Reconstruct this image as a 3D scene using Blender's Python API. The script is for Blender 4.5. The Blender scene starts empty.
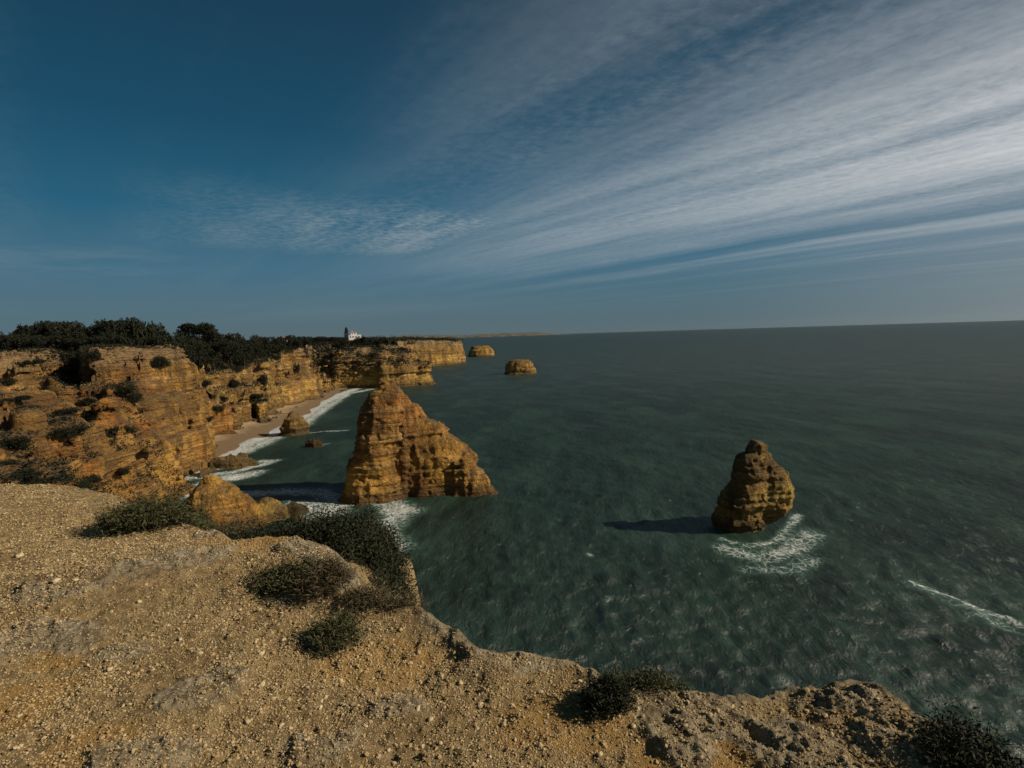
import bpy, math, numpy as np
from mathutils import Matrix, Vector
from mathutils.bvhtree import BVHTree

R = math.radians
C = bpy.context.scene.collection
rng = np.random.default_rng(7)
scene = bpy.context.scene

# ------------------------------------------------------------------ camera
FPX, CAMZ, PITCH, ROLL = 569.0, 32.0, 5.04, -1.77
cam_m = Matrix.Translation((0, 0, CAMZ)) @ Matrix.Rotation(R(90 - PITCH), 4, 'X') @ Matrix.Rotation(R(ROLL), 4, 'Z')
cd = bpy.data.cameras.new('camera')
cd.sensor_width = 36; cd.lens = 36 * FPX / 1024
cd.clip_start = 0.05; cd.clip_end = 100000
cam = bpy.data.objects.new('camera', cd); C.objects.link(cam)
cam.matrix_world = cam_m
scene.camera = cam
RM = np.array(cam_m.to_3x3())

def ray(px, py):
    return RM @ np.array([(px - 512) / FPX, (384 - py) / FPX, -1.0])
def at_z(px, py, z):                       # world point of a pixel on the level z
    d = ray(px, py); t = (z - CAMZ) / d[2]
    return np.array([d[0] * t, d[1] * t, z])
def at_y(px, py, y):                       # world point of a pixel at the depth y
    d = ray(px, py); t = y / d[1]
    return np.array([d[0] * t, y, CAMZ + d[2] * t])

# ------------------------------------------------------------------ noise
LN = 64
LAT = rng.random((8, LN, LN, LN), dtype=np.float32) * 2 - 1
def vn(x, y, z, seed=0):
    L = LAT[seed % 8].ravel()
    x = x + seed * 17.31; y = y + seed * 5.77; z = z + seed * 9.13
    xi = np.floor(x); yi = np.floor(y); zi = np.floor(z)
    fx = (x - xi).astype(np.float32); fy = (y - yi).astype(np.float32); fz = (z - zi).astype(np.float32)
    fx = fx * fx * (3 - 2 * fx); fy = fy * fy * (3 - 2 * fy); fz = fz * fz * (3 - 2 * fz)
    x0 = xi.astype(np.int64) & 63; y0 = yi.astype(np.int64) & 63; z0 = zi.astype(np.int64) & 63
    x1 = ((x0 + 1) & 63) << 12; y1 = ((y0 + 1) & 63) << 6; z1 = (z0 + 1) & 63
    x0 = x0 << 12; y0 = y0 << 6
    def l(a, b, f): return a + (b - a) * f
    a = l(L[x0 + y0 + z0], L[x1 + y0 + z0], fx); b = l(L[x0 + y1 + z0], L[x1 + y1 + z0], fx)
    c = l(L[x0 + y0 + z1], L[x1 + y0 + z1], fx); d = l(L[x0 + y1 + z1], L[x1 + y1 + z1], fx)
    return l(l(a, b, fy), l(c, d, fy), fz)
def fbm(x, y, z, o=3, seed=0, g=0.5, ridged=False):
    s = 0; a = 1; t = 0
    for i in range(o):
        n = vn(x, y, z, seed + i)
        if ridged: n = 1 - 2 * np.abs(n)
        s = s + n * a; t += a; a *= g
        x, y = (x * 0.8 - y * 0.6) * 2.03, (x * 0.6 + y * 0.8) * 2.03
        z = z * 2.03
    return s / t
def ss(a, b, x):
    t = np.clip((x - a) / (b - a), 0, 1); return t * t * (3 - 2 * t)

# ------------------------------------------------------------------ object helpers
def mesh_np(name, v, f, mat=None, smooth=True, attrs=None, parent=None, link=True, mi=None):
    """v (N,3), f (M,3) or (M,4) index array"""
    me = bpy.data.meshes.new(name)
    v = np.ascontiguousarray(v, dtype=np.float32); f = np.ascontiguousarray(f, dtype=np.int32)
    k = f.shape[1]
    me.vertices.add(len(v)); me.vertices.foreach_set('co', v.ravel())
    me.loops.add(f.size); me.loops.foreach_set('vertex_index', f.ravel())
    me.polygons.add(len(f)); me.polygons.foreach_set('loop_start', np.arange(0, f.size, k, dtype=np.int32))
    me.polygons.foreach_set('use_smooth', np.full(len(f), smooth))
    for m in (mat if isinstance(mat, (list, tuple)) else [mat]):
        if m: me.materials.append(m)
    if mi is not None: me.polygons.foreach_set('material_index', mi.astype(np.int32))
    me.update(calc_edges=True)
    for n, a in (attrs or {}).items():
        at = me.attributes.new(n, 'FLOAT', 'POINT'); at.data.foreach_set('value', a.astype(np.float32).ravel())
    if not link: return me
    o = bpy.data.objects.new(name, me); C.objects.link(o)
    if parent: o.parent = parent
    return o
def link_me(name, me, parent=None, loc=None):
    o = bpy.data.objects.new(name, me); C.objects.link(o)
    if parent: o.parent = parent
    if loc is not None: o.location = loc
    return o
def tag(o, label=None, cat=None, group=None, kind=None):
    if label: o['label'] = label
    if cat: o['category'] = cat
    if group: o['group'] = group
    if kind: o['kind'] = kind
    return o
def thing(name, loc, label, cat, group=None, rz=0, sc=1.0):
    o = bpy.data.objects.new(name, None); C.objects.link(o); o.location = loc
    o.rotation_euler = (0, 0, rz); o.scale = (sc, sc, sc) if np.isscalar(sc) else sc
    o.empty_display_size = 0.2
    return tag(o, label, cat, group)
def copy_tree(o, parent=None):
    c = o.copy(); C.objects.link(c)
    if parent: c.parent = parent
    for ch in o.children: copy_tree(ch, c)
    return c
def grid_faces(n, m):
    a = np.arange(n * m).reshape(n, m)
    return np.stack([a[:-1, :-1], a[1:, :-1], a[1:, 1:], a[:-1, 1:]], -1).reshape(-1, 4)

# ------------------------------------------------------------------ material helpers
class NT:
    def __init__(s, name):
        s.m = bpy.data.materials.new(name); s.m.use_nodes = True
        s.t = s.m.node_tree; s.t.nodes.clear()
    @classmethod
    def world(cls, w):
        s = cls.__new__(cls); w.use_nodes = True; s.t = w.node_tree; s.t.nodes.clear(); return s
    def n(s, typ, inp=None, **kw):
        nd = s.t.nodes.new(typ)
        for k, v in kw.items(): setattr(nd, k, v)
        for k, v in (inp or {}).items(): s.set(nd.inputs[k], v)
        return nd
    def set(s, sock, v):
        if isinstance(v, bpy.types.NodeSocket): s.t.links.new(v, sock)
        elif isinstance(v, bpy.types.Node): s.t.links.new(v.outputs[0], sock)
        else: sock.default_value = v
    def mt(s, op, a, b=0.0, c=None, clamp=False):
        d = {0: a, 1: b}
        if c is not None: d[2] = c
        return s.n('ShaderNodeMath', d, operation=op, use_clamp=clamp).outputs[0]
    def mr(s, v, a, b, c=0.0, d=1.0, smooth=True):
        return s.n('ShaderNodeMapRange', {0: v, 1: a, 2: b, 3: c, 4: d}, interpolation_type='SMOOTHSTEP' if smooth else 'LINEAR', clamp=True).outputs[0]
    def mix(s, f, a, b, blend='MIX'):
        nd = s.n('ShaderNodeMix', data_type='RGBA', blend_type=blend, clamp_factor=True)
        for i, v in ((0, f), (6, a), (7, b)):
            if isinstance(v, tuple) and len(v) == 3: v = (*v, 1)
            s.set(nd.inputs[i], v)
        return nd.outputs[2]
    def scale(s, v, sc, loc=(0, 0, 0)):
        return s.n('ShaderNodeVectorMath', {0: v, 1: sc, 2: loc}, operation='MULTIPLY_ADD').outputs[0]
    def noise(s, v, sc, det=4, rough=0.55, dist=0.0, dim='3D'):
        return s.n('ShaderNodeTexNoise', {'Vector': v, 'Scale': sc, 'Detail': det, 'Roughness': rough, 'Distortion': dist}, noise_dimensions=dim).outputs[0]
    def vor(s, v, sc, feat='F1', rnd=1.0, out=0):
        return s.n('ShaderNodeTexVoronoi', {'Vector': v, 'Scale': sc, 'Randomness': rnd}, feature=feat).outputs[out]
    def ramp(s, f, stops):
        nd = s.n('ShaderNodeValToRGB', {0: f}); cr = nd.color_ramp
        while len(cr.elements) > 1: cr.elements.remove(cr.elements[-1])
        for i, (p, c) in enumerate(stops):
            e = cr.elements[0] if i == 0 else cr.elements.new(p)
            e.position = p; e.color = (*c, 1)
        return nd.outputs[0]
    def out(s, sh):
        o = s.n('ShaderNodeOutputMaterial'); s.t.links.new(sh, o.inputs[0]); return s.m
    def pbr(s, col, rough=0.9, normal=None, **kw):
        d = {'Base Color': col if not (isinstance(col, tuple) and len(col) == 3) else (*col, 1), 'Roughness': rough}
        if normal is not None: d['Normal'] = normal
        for k, v in kw.items(): d[k.replace('_', ' ')] = v
        return s.n('ShaderNodeBsdfPrincipled', d).outputs[0]
    def bump(s, h, dist, strength=1.0, normal=None):
        d = {'Height': h, 'Distance': dist, 'Strength': strength}
        if normal is not None: d['Normal'] = normal
        return s.n('ShaderNodeBump', d).outputs[0]

# ------------------------------------------------------------------ rock material
def rock_mat(name, k=1.0, tint=(1, 1, 1), red=0.5, zcap=28.0, dark=0.0):
    """k: size of the smallest details in metres; zcap: level above which the pale cap rock starts"""
    n = NT(name)
    g = n.n('ShaderNodeNewGeometry'); P = g.outputs['Position']
    sp = n.n('ShaderNodeSeparateXYZ', {0: P}); nz = n.n('ShaderNodeSeparateXYZ', {0: g.outputs['Normal']}).outputs[2]
    big = n.noise(P, 0.035, 3)
    warp = n.mt('MULTIPLY_ADD', n.noise(P, 0.09, 3), 3.2, sp.outputs[2])
    cz = n.n('ShaderNodeCombineXYZ', {0: n.mt('MULTIPLY', sp.outputs[0], 0.012), 1: n.mt('MULTIPLY', sp.outputs[1], 0.012), 2: warp})
    bands = n.noise(cz, 0.55, 6, 0.68)
    col = n.ramp(bands, [(0.30, (0.16, 0.08, 0.022)), (0.40, (0.46, 0.25, 0.055)), (0.475, (0.58, 0.36, 0.095)), (0.54, (0.25, 0.13, 0.032)), (0.60, (0.52, 0.30, 0.07)), (0.72, (0.60, 0.40, 0.14))])
    rd = n.mr(n.noise(n.scale(P, (1, 1, 0.55)), 0.075, 5, 0.6), 0.46, 0.66)
    col = n.mix(n.mt('MULTIPLY', rd, red), col, n.mix(n.mr(bands, .4, .6), (0.20, 0.07, 0.02), (0.56, 0.245, 0.05)))
    cz2 = n.n('ShaderNodeCombineXYZ', {0: n.mt('MULTIPLY', sp.outputs[0], 0.03), 1: n.mt('MULTIPLY', sp.outputs[1], 0.03), 2: n.mt('MULTIPLY_ADD', n.noise(P, 0.2, 2), 1.2, sp.outputs[2])})
    thin = n.mr(n.noise(cz2, 1.15, 3, 0.6), 0.53, 0.60)
    col = n.mix(n.mt('MULTIPLY', thin, 0.4), col, (0.12, 0.07, 0.026))
    pale = n.mr(n.noise(n.scale(cz2, (1, 1, 1), (3, 3, 40)), 0.75, 3, 0.6), 0.56, 0.62)
    col = n.mix(n.mt('MULTIPLY', pale, 0.45), col, (0.62, 0.45, 0.20))
    # dark vertical streaks: lichen and seep, strengthened as painted shade of recesses
    st = n.mr(n.noise(n.scale(P, (1, 1, 0.13)), 0.33, 5, 0.65), 0.49, 0.63)
    col = n.mix(n.mt('MULTIPLY', st, 0.66), col, (0.085, 0.06, 0.034))
    blot = n.mr(n.noise(P, 0.13, 7, 0.70), 0.47, 0.57)
    col = n.mix(n.mt('MULTIPLY', blot, 0.62), col, (0.13, 0.078, 0.030))
    gold = n.mr(n.noise(n.scale(P, (1, 1, .6), (31, 7, 3)), 0.09, 5, 0.62), 0.50, 0.62)
    low = n.mr(n.mt('MULTIPLY_ADD', n.noise(P, .06, 4), 14, sp.outputs[2]), 13, 22, 1.0, .15)
    gold = n.mt('MULTIPLY', gold, n.mt('MULTIPLY', low, 1.25))
    mid = n.mt('MULTIPLY', n.mt('MULTIPLY', n.mt('SUBTRACT', 1.0, low), n.mr(n.noise(n.scale(P, (1, 1, .4), (5, 50, 9)), .11, 6, .66), .42, .56)), 0.6)
    col = n.mix(mid, col, (0.135, 0.085, 0.038))
    col = n.mix(n.mt('MULTIPLY', gold, 0.6), col, (0.70, 0.43, 0.095))
    # pale cap
    capm = n.mt('MULTIPLY', n.mr(n.mt('MULTIPLY_ADD', n.noise(P, 0.2, 3), 5, sp.outputs[2]), zcap, zcap + 4), 0.6)
    col = n.mix(capm, col, (0.33, 0.25, 0.15))
    # weathered grey brown on the ledges
    up = n.mr(nz, 0.45, 0.8)
    led = n.mt('MULTIPLY', up, n.mr(n.noise(P, 0.25, 4), 0.36, 0.58))
    col = n.mix(n.mt('MULTIPLY', led, 0.7), col, (0.165, 0.12, 0.068))
    # pits: cavity shade painted in as dark speckle, with some lichen
    pit = n.mr(n.noise(P, 0.8 / k, 6, 0.7), 0.36, 0.52)
    col = n.mix(n.mt('MULTIPLY', n.mt('SUBTRACT', 1.0, pit), 0.42), col, (0.085, 0.058, 0.032))
    # wet foot
    wet = n.mr(n.mt('MULTIPLY_ADD', n.noise(P, 0.5, 3), -1.8, sp.outputs[2]), 0.2, 2.4, 1.0, 0.0)
    col = n.mix(n.mt('MULTIPLY', wet, 0.75), col, (0.085, 0.06, 0.03))
    if dark: col = n.mix(dark, col, (0.05, 0.045, 0.028))
    col = n.mix(1.0, col, tint, 'MULTIPLY')
    fine = n.noise(P, 1.6 / k, 8, 0.72)
    crk = n.mr(n.vor(n.n('ShaderNodeVectorMath', {0: n.scale(P, (1, 1, 2.2)), 1: n.scale(n.n('ShaderNodeTexNoise', {'Vector': P, 'Scale': .6 / k, 'Detail': 4.0}).outputs[1], (2.5, 2.5, 3.5))}, operation='ADD').outputs[0], .55 / k, 'DISTANCE_TO_EDGE'), 0.0, 0.13)
    col = n.mix(n.mt('MULTIPLY', n.mt('SUBTRACT', 1.0, crk), 0.16), col, (0.09, 0.055, 0.025))
    col = n.mix(n.mt('MULTIPLY', n.mr(n.noise(P, 0.45 / k, 7, 0.75), .52, .64), 0.32), col, (0.15, 0.085, 0.03))
    vor = n.vor(n.scale(P, (1, 1, 1.5)), 0.9 / k, 'F1')
    h = n.mt('ADD', fine, n.mt('MULTIPLY', n.mt('MINIMUM', vor, 0.6), 0.35)); h = n.mt('ADD', h, n.mt('MULTIPLY', crk, .12)); h = n.mt('SUBTRACT', h, n.mt('MULTIPLY', thin, .35)); h = n.mt('ADD', h, n.mt('MULTIPLY', n.noise(n.scale(P, (1, 1, .5)), .35 / k, 6, .62), 2.2))
    h = n.mt('ADD', h, n.mt('MULTIPLY', n.noise(n.scale(cz.outputs[0], (1, 1, 1)), 2.2, 5, 0.7), 0.5))
    nm = n.bump(h, 1.0 * k, 1.0)
    return n.out(n.pbr(col, 0.93, nm, Specular_IOR_Level=0.2))

# ------------------------------------------------------------------ surface nets
def surface_nets(x0, y0, z0, h, D):
    nx, ny, nz = D.shape
    S = D > 0
    cnt = np.zeros((nx - 1, ny - 1, nz - 1), np.int8)
    for i in (0, 1):
        for j in (0, 1):
            for k in (0, 1):
                cnt += S[i:nx - 1 + i, j:ny - 1 + j, k:nz - 1 + k]
    act = (cnt > 0) & (cnt < 8)
    ci = np.argwhere(act)
    idx = np.full(act.shape, -1, np.int32); idx[act] = np.arange(len(ci), dtype=np.int32)
    acc = np.zeros((len(ci), 3), np.float32); w = np.zeros(len(ci), np.float32)
    corners = [(i, j, k) for i in (0, 1) for j in (0, 1) for k in (0, 1)]
    vals = {c: D[ci[:, 0] + c[0], ci[:, 1] + c[1], ci[:, 2] + c[2]] for c in corners}
    for a in corners:
        for ax in range(3):
            if a[ax] == 0:
                b = list(a); b[ax] = 1; b = tuple(b)
                va, vb = vals[a], vals[b]; m = (va > 0) != (vb > 0)
                t = np.where(m, va / np.where(m, va - vb, 1), 0)
                p = np.zeros((len(ci), 3), np.float32); p[:] = a; p[:, ax] = t
                acc += p * m[:, None]; w += m
    V = (ci + acc / w[:, None]) * h + np.array([x0, y0, z0])
    F = []
    for ax in range(3):
        sl = [slice(None)] * 3; sl2 = [slice(None)] * 3
        sl[ax] = slice(0, -1); sl2[ax] = slice(1, None)
        A, B = S[tuple(sl)], S[tuple(sl2)]
        e = np.argwhere(A != B)
        u, v = [(1, 2), (2, 0), (0, 1)][ax]
        ok = (e[:, u] > 0) & (e[:, v] > 0) & (e[:, u] < D.shape[u] - 1) & (e[:, v] < D.shape[v] - 1)
        e = e[ok]
        flip = A[e[:, 0], e[:, 1], e[:, 2]]
        du = np.zeros(3, int); du[u] = 1; dv = np.zeros(3, int); dv[v] = 1
        g = lambda q: idx[q[:, 0], q[:, 1], q[:, 2]]
        q = np.stack([g(e - du - dv), g(e - dv), g(e), g(e - du)], -1)
        q[~flip] = q[~flip][:, ::-1]
        F.append(q)
    F = np.concatenate(F)
    return V, F

def voxelise(x0, x1, y0, y1, z0, z1, h, base, detail, band, cap=None):
    xs = np.arange(x0, x1 + h, h); ys = np.arange(y0, y1 + h, h); zs = np.arange(z0, z1 + h, h)
    D = np.empty((len(xs), len(ys), len(zs)), np.float32)
    X, Y = np.meshgrid(xs, ys, indexing='ij')
    base(X, Y, zs, D)
    m = np.abs(D) < band
    ii = np.flatnonzero(m.ravel())
    i, r = np.divmod(ii, len(ys) * len(zs)); j, k = np.divmod(r, len(zs))
    D.ravel()[ii] += detail(xs[i].astype(np.float32), ys[j].astype(np.float32), zs[k].astype(np.float32))
    if cap is not None: D = np.minimum(D, cap(X, Y)[:, :, None] - zs[None, None, :].astype(np.float32))
    return surface_nets(x0, y0, z0, h, D)

def rock_detail(k=1.0, strata=0.55, flute=0.8, chunk=1.3, pits=0.8):
    """k scales the size of the features"""
    def f(x, y, z):
        zz = z + fbm(x / 30, y / 30, z * 0, 2, 3) * 2.0
        s = vn(x * 0.02, y * 0.02, zz / (1.7 * k), 1)
        s2 = vn(x * 0.05, y * 0.05, zz / (0.6 * k), 2)
        d = strata * k * (np.tanh(3.5 * s) * 0.8 + np.tanh(3 * s2) * 0.4)
        d = d + flute * k * fbm(x / (4.5 * k), y / (4.5 * k), z / (22 * k), 2, 4, ridged=True)
        d = d + chunk * k * fbm(x / (7 * k), y / (7 * k), z / (7 * k), 4, 5)
        n = fbm(x / (1.5 * k), y / (1.5 * k), z / (1.1 * k), 2, 1)
        d = d - pits * k * np.clip(n - 0.12, 0, 1) + 0.22 * k * n
        return d
    return f

# ------------------------------------------------------------------ the coast
def PX(*pts): return [tuple(at_z(a, b, 0)[:2]) for a, b in pts]
coast = [(-16, 15), (-26, 36), (-38, 60), (-50, 82)] + \
        PX((172, 502), (186, 484), (205, 475), (222, 463), (220, 452), (212, 440), (218, 438), (234, 436), (246, 427), (268, 424), (278, 414), (296, 409), (304, 402), (318, 400), (322, 395), (334, 391)) + \
        [(-112, 352), (-124, 356), (-138, 362), (-136, 372)] + PX((336, 389), (352, 388), (380, 388), (405, 387), (430, 385)) + \
        [(-53, 380), (-60, 400), (-100, 440), (-130, 500), (-110, 570)] + PX((415, 367), (432, 366), (446, 365), (461, 364)) + \
        [(-54, 670), (-85, 730), (-200, 900), (-900, 1100), (-900, 15)]
coast = np.array(coast)
def sd_poly(X, Y, poly):
    d = np.full(X.shape, 1e9); ins = np.zeros(X.shape, bool)
    n = len(poly)
    for i in range(n):
        a = poly[i]; b = poly[(i + 1) % n]
        ex, ey = b - a; wx, wy = X - a[0], Y - a[1]
        t = np.clip((wx * ex + wy * ey) / (ex * ex + ey * ey), 0, 1)
        d = np.minimum(d, (wx - ex * t) ** 2 + (wy - ey * t) ** 2)
        c = (a[1] > Y) != (b[1] > Y)
        if ey != 0: ins ^= c & (X < ex * (Y - a[1]) / ey + a[0])
    return np.where(ins, 1, -1) * np.sqrt(d)

# heights read off the photo: pixel x, pixel y, depth
hp = [(0,482,36),(0,452,55),(0,425,75),(0,408,92),(0,372,118),(0,382,110),(0,366,140),(0,364,158),(0,349,170),(-60,430,60),(-60,380,110),(-60,350,165),
      (30,478,40),(40,455,62),(45,425,85),(45,408,96),(45,388,112),(48,375,122),(60,368,152),(40,349,172),(75,348,185),
      (60,488,45),(70,455,70),(75,425,90),(90,408,105),(80,395,118),(85,375,138),(80,360,165),
      (110,492,62),(115,470,78),(120,440,95),(105,412,112),(120,400,118),(110,378,128),(130,380,134),
      (150,492,80),(150,475,92),(150,455,104),(140,430,118),(150,410,130),(150,395,138),
      (175,497,92),(180,480,112),(172,460,124),(170,430,134),
      (100,345,156),(125,343,154),(150,343,152),(168,346,152),(180,372,154),(190,400,156),(98,347,170),(130,344,175),(160,345,172),(190,390,164)]
HC = [at_y(*p) for p in hp]
HC += [np.array(p) for p in [(-130, 195, 31.), (-105, 182, 24.), (-112, 190, 30.), (-125, 230, 30.5), (-115, 215, 23.), (-128, 260, 29.), (-122, 280, 25.5), (-118, 300, 27.5), (-116, 330, 28), (-135, 345, 29), (-120, 345, 28), (-160, 300, 31), (-200, 260, 32),
       (-200, 200, 32), (-190, 340, 31), (-145, 375, 27), (-120, 378, 24), (-95, 376, 20), (-88, 380, 24), (-75, 374, 16), (-62, 376, 13), (-60, 384, 14), (-100, 392, 26.5), (-75, 392, 21), (-90, 420, 27), (-150, 420, 28), (-200, 480, 30),
       (-100, 620, 27), (-60, 640, 25.5), (-60, 690, 26), (-130, 650, 28), (-200, 700, 30), (-300, 900, 30), (-150, 560, 28), (-400, 400, 33), (-400, 200, 33), (-300, 100, 32), (-110, 50, 28), (-60, 25, 26), (-30, 18, 24)]]
HC = np.array(HC)
scarp = np.array([at_y(*p)[:2] for p in [(-80,362,165),(0,364,160),(28,362,160),(46,356,176),(62,349,190),(78,349,186),(80,354,140),(88,372,132),(100,378,134),(118,384,138),(140,388,143),(156,398,147),(176,408,150),(192,424,152),(204,440,154)]] + [(-78, 160), (-60, 215), (-300, 215), (-300, 160)])
def land_H(X, Y):
    sh = X.shape; x = X.ravel(); y = Y.ravel()
    num = np.zeros(len(x)); den = np.zeros(len(x))
    for p in HC:
        w = 1 / (((x - p[0]) ** 2 + (y - p[1]) ** 2) + 6.0) ** 1.9
        num += w * p[2]; den += w
    H = (num / den).reshape(sh)
    sd = sd_poly(X, Y, coast)
    sd = sd + fbm(X / 16, Y / 16, X * 0, 3, 2) * 3.6 + fbm(X / 5, Y / 5, X * 0, 2, 5) * 1.2
    s2 = sd_poly(X, Y, scarp) + fbm(X / 7, Y / 7, X * 0, 3, 1) * 1.2
    H = H - np.maximum(H - 21.0, 0) * ss(-15, -1, s2) * ss(112, 128, Y) * ss(-150, -125, X)
    t2 = np.clip(s2 / 3.0, 0, 1)
    H = H + np.maximum(31.3 - H, 0) * (1 - (1 - t2) ** 2) * (1 - ss(190, 206, Y))
    c3 = np.clip(1 - np.abs(fbm(X / 24, Y / 17, X * 0, 2, 6)) * 7.0, 0, 1) ** .8
    sd = sd - 5.5 * c3 * (1 - ss(350, 362, Y)) * ss(.5, 3.5, sd + 2)
    wv = ss(172, 184, Y) * (1 - ss(262, 284, Y))
    hcap = 20.5 + fbm(X / 14, Y / 14, X * 0, 2, 5) * 2.5 + ss(9, 34, sd) * 10.5
    H = H * (1 - wv) + np.minimum(H, hcap) * wv
    # gullies and humps of the eroded slope, none on the plateau
    rough = (1 - ss(27, 30.8, H)) * (1 - ss(188, 200, Y))
    amp = rough * (.35 + .65 * ss(45, 100, Y))
    H = H + rough * fbm(X / 15, Y / 15, X * 0, 4, 6) * 3.5
    c1 = np.clip(1 - np.abs(fbm(X / 21, Y / 21, X * 0, 3, 1)) * 5.0, 0, 1) ** 1.3
    c2 = np.clip(1 - np.abs(fbm(X / 9, Y / 13, X * 0, 3, 4)) * 3.5, 0, 1) ** 1.3
    H = H - amp * (c1 * 6.5 + c2 * 2.6) + amp * 1.6
    H = H + fbm(X / 9, Y / 9, X * 0, 3, 1) * 0.6
    # terraces
    st = 2.6; q = (H + fbm(X / 25, Y / 25, X * 0, 2, 2) * 1.5) / st
    fr = q - np.floor(q)
    H = H + rough * (np.where(fr < 0.55, 0, (fr - 0.55) / 0.45) - fr) * st * 0.75
    bt = at_z(212, 458, 0); bat = 8.5 + 3.5 * np.exp(-((X - bt[0]) ** 2 + (Y - bt[1]) ** 2) / 22 ** 2)
    H = np.minimum(H, 30.7 + fbm(X / 7, Y / 7, X * 0, 2, 3) * .5)
    t = np.clip(sd / bat, -1, 1)
    prof = np.where(t > 0, 1 - (1 - t) ** 2.6, t * 2.0)
    # the stepped cliffs above the beach: sheer foot, bench, sheer upper wall broken by alcoves
    s3 = sd + fbm(X / 11, Y / 11, X * 0, 3, 7) * 3.5 * ss(2, 8, sd) - 2.2 * np.maximum(fbm(X / 13, Y / 13, X * 0, 2, 4), 0) * 2
    pb = np.interp(s3, [0, 1.6, 2.6, 6.5, 7.6, 10.5, 12], [0, .30, .36, .46, .62, .95, 1.0])
    k3 = ss(186, 200, Y) * (1 - ss(352, 362, Y)) * .9
    prof = np.where(sd > 0, prof * (1 - k3) + pb * k3, prof)
    return np.where(sd > 0, np.maximum(H, 1) * prof, prof * 8) , sd
def land_base(X, Y, zs, D):
    h = X[1, 0] - X[0, 0]
    H, sd = land_H(X, Y)
    gx, gy = np.gradient(H, h)
    nrm = np.sqrt(1 + np.minimum(gx * gx + gy * gy, 25))
    D[:] = (H[:, :, None] - zs[None, None, :]) / nrm[:, :, None]

rockA = rock_mat('orange limestone', 1.0, (1.0, 0.92, 0.86), 0.95)
rockB = rock_mat('golden limestone', 1.3, (1, 1, 1), 0.45, 25)
rockC = rock_mat('far limestone', 1.8, (1, 1, 1), 0.35, 23)
LANDS = []
for nm, box, h, mat, k in (('cliff', (-215, -12, 15, 205, -1.5, 37), 0.42, rockA, 1.0),
                           ('headland', (-235, -95, 203, 372, -1.5, 37), 0.55, rockB, 1.25),
                           ('headland', (-215, -46, 360, 452, -1.5, 37), 0.6, rockC, 1.5),
                           ('headland', (-235, -48, 575, 760, -1.5, 36), 1.0, rockC, 2.0)):
    V, F = voxelise(*box, h, land_base, rock_detail(k, chunk={1.0: 2.2, 1.25: 1.3, 1.5: .9, 2.0: .8}[k], strata={1.0: .5, 1.25: .8, 1.5: .7, 2.0: .5}[k], flute={1.0: .8, 1.25: 1.3, 1.5: .8, 2.0: .6}[k], pits=1.2), 5.5, lambda X, Y: (31.9 + fbm(X / 6, Y / 6, X * 0, 3, 2) * .7).astype(np.float32))
    o = mesh_np(nm, V, F, mat); tag(o, kind='structure')
    LANDS.append((o, V, F))
# plateau sheet behind, out to where nothing shows
xs = np.linspace(-1500, -60, 60); ys = np.linspace(20, 1600, 60)
X, Y = np.meshgrid(xs, ys, indexing='ij')
sdp = sd_poly(X, Y, coast)
Z = np.where(sdp > 45, 28.2, np.minimum(28.2, sdp - 25)); Z = np.maximum(Z, -3) + 0 * X
mesh_np('plateau', np.stack([X, Y, Z], -1).reshape(-1, 3), grid_faces(60, 60), rockC)
tag(bpy.data.objects['plateau'], kind='structure')

# ------------------------------------------------------------------ sea stacks and shore rocks (closed lofts, eroded in 3D)
def loft_field(lobes, depth):
    """lobes: list of (y_offset, [(py, pxl, pxr, halfdepth_ratio)]) read off the photo at the given depth"""
    L = []
    for yo, lv in lobes:
        a = []
        for py, xl, xr, br in lv:
            l = at_y(xl, py, depth + yo); r = at_y(xr, py, depth + yo)
            hw = (r[0] - l[0]) / 2
            a.append((l[2] * .5 + r[2] * .5, (l[0] + r[0]) / 2, hw, hw * br))
        a.sort(); l_ = a[-1]; a.append((l_[0] + min(l_[2] * .55, .9), l_[1], l_[2] * .4, l_[3] * .4)); a = np.array(a); a[0, 0] = min(a[0, 0], -0.2)
        L.append((depth + yo, a))
    def base(X, Y, zs, D):
        D[:] = -1e3
        for yc, a in L:
            c = np.interp(zs, a[:, 0], a[:, 1]); w = np.interp(zs, a[:, 0], a[:, 2]); b = np.interp(zs, a[:, 0], a[:, 3])
            top = a[-1, 0] - a[-1, 2] * 0.2
            dx = (X[:, :, None] - c) / w; dy = (Y[:, :, None] - yc - 0) / b
            r = (np.abs(dx) ** 2.1 + np.abs(dy) ** 2.1) ** (1 / 2.1)
            d = (1 - r) * np.minimum(w, b)
            D[:] = np.maximum(D, np.minimum(d, (top - zs)[None, None, :] * 0.9))
    xs0 = min((a[:, 1] - a[:, 2]).min() for _, a in L); xs1 = max((a[:, 1] + a[:, 2]).max() for _, a in L)
    bd = max(a[:, 3].max() for _, a in L); zt = max(a[-1, 0] for _, a in L)
    y0 = min(y for y, _ in L) - bd; y1 = max(y for y, _ in L) + bd
    return base, (xs0, xs1, y0, y1, -1.5, zt)
def stack(name, lobes, depth, h, mat, detail, label, cat, group=None, m=2.5):
    base, (a, b, c, d, e, f) = loft_field(lobes, depth)
    V, F = voxelise(a - m, b + m, c - m, d + m, e, f + m, h, base, detail, m + 1.5)
    org = np.array([(a + b) / 2, (c + d) / 2, 0])
    o = mesh_np(name, V - org, F, mat); o.location = org
    tag(o, label, cat, group)
    return o, V

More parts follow.
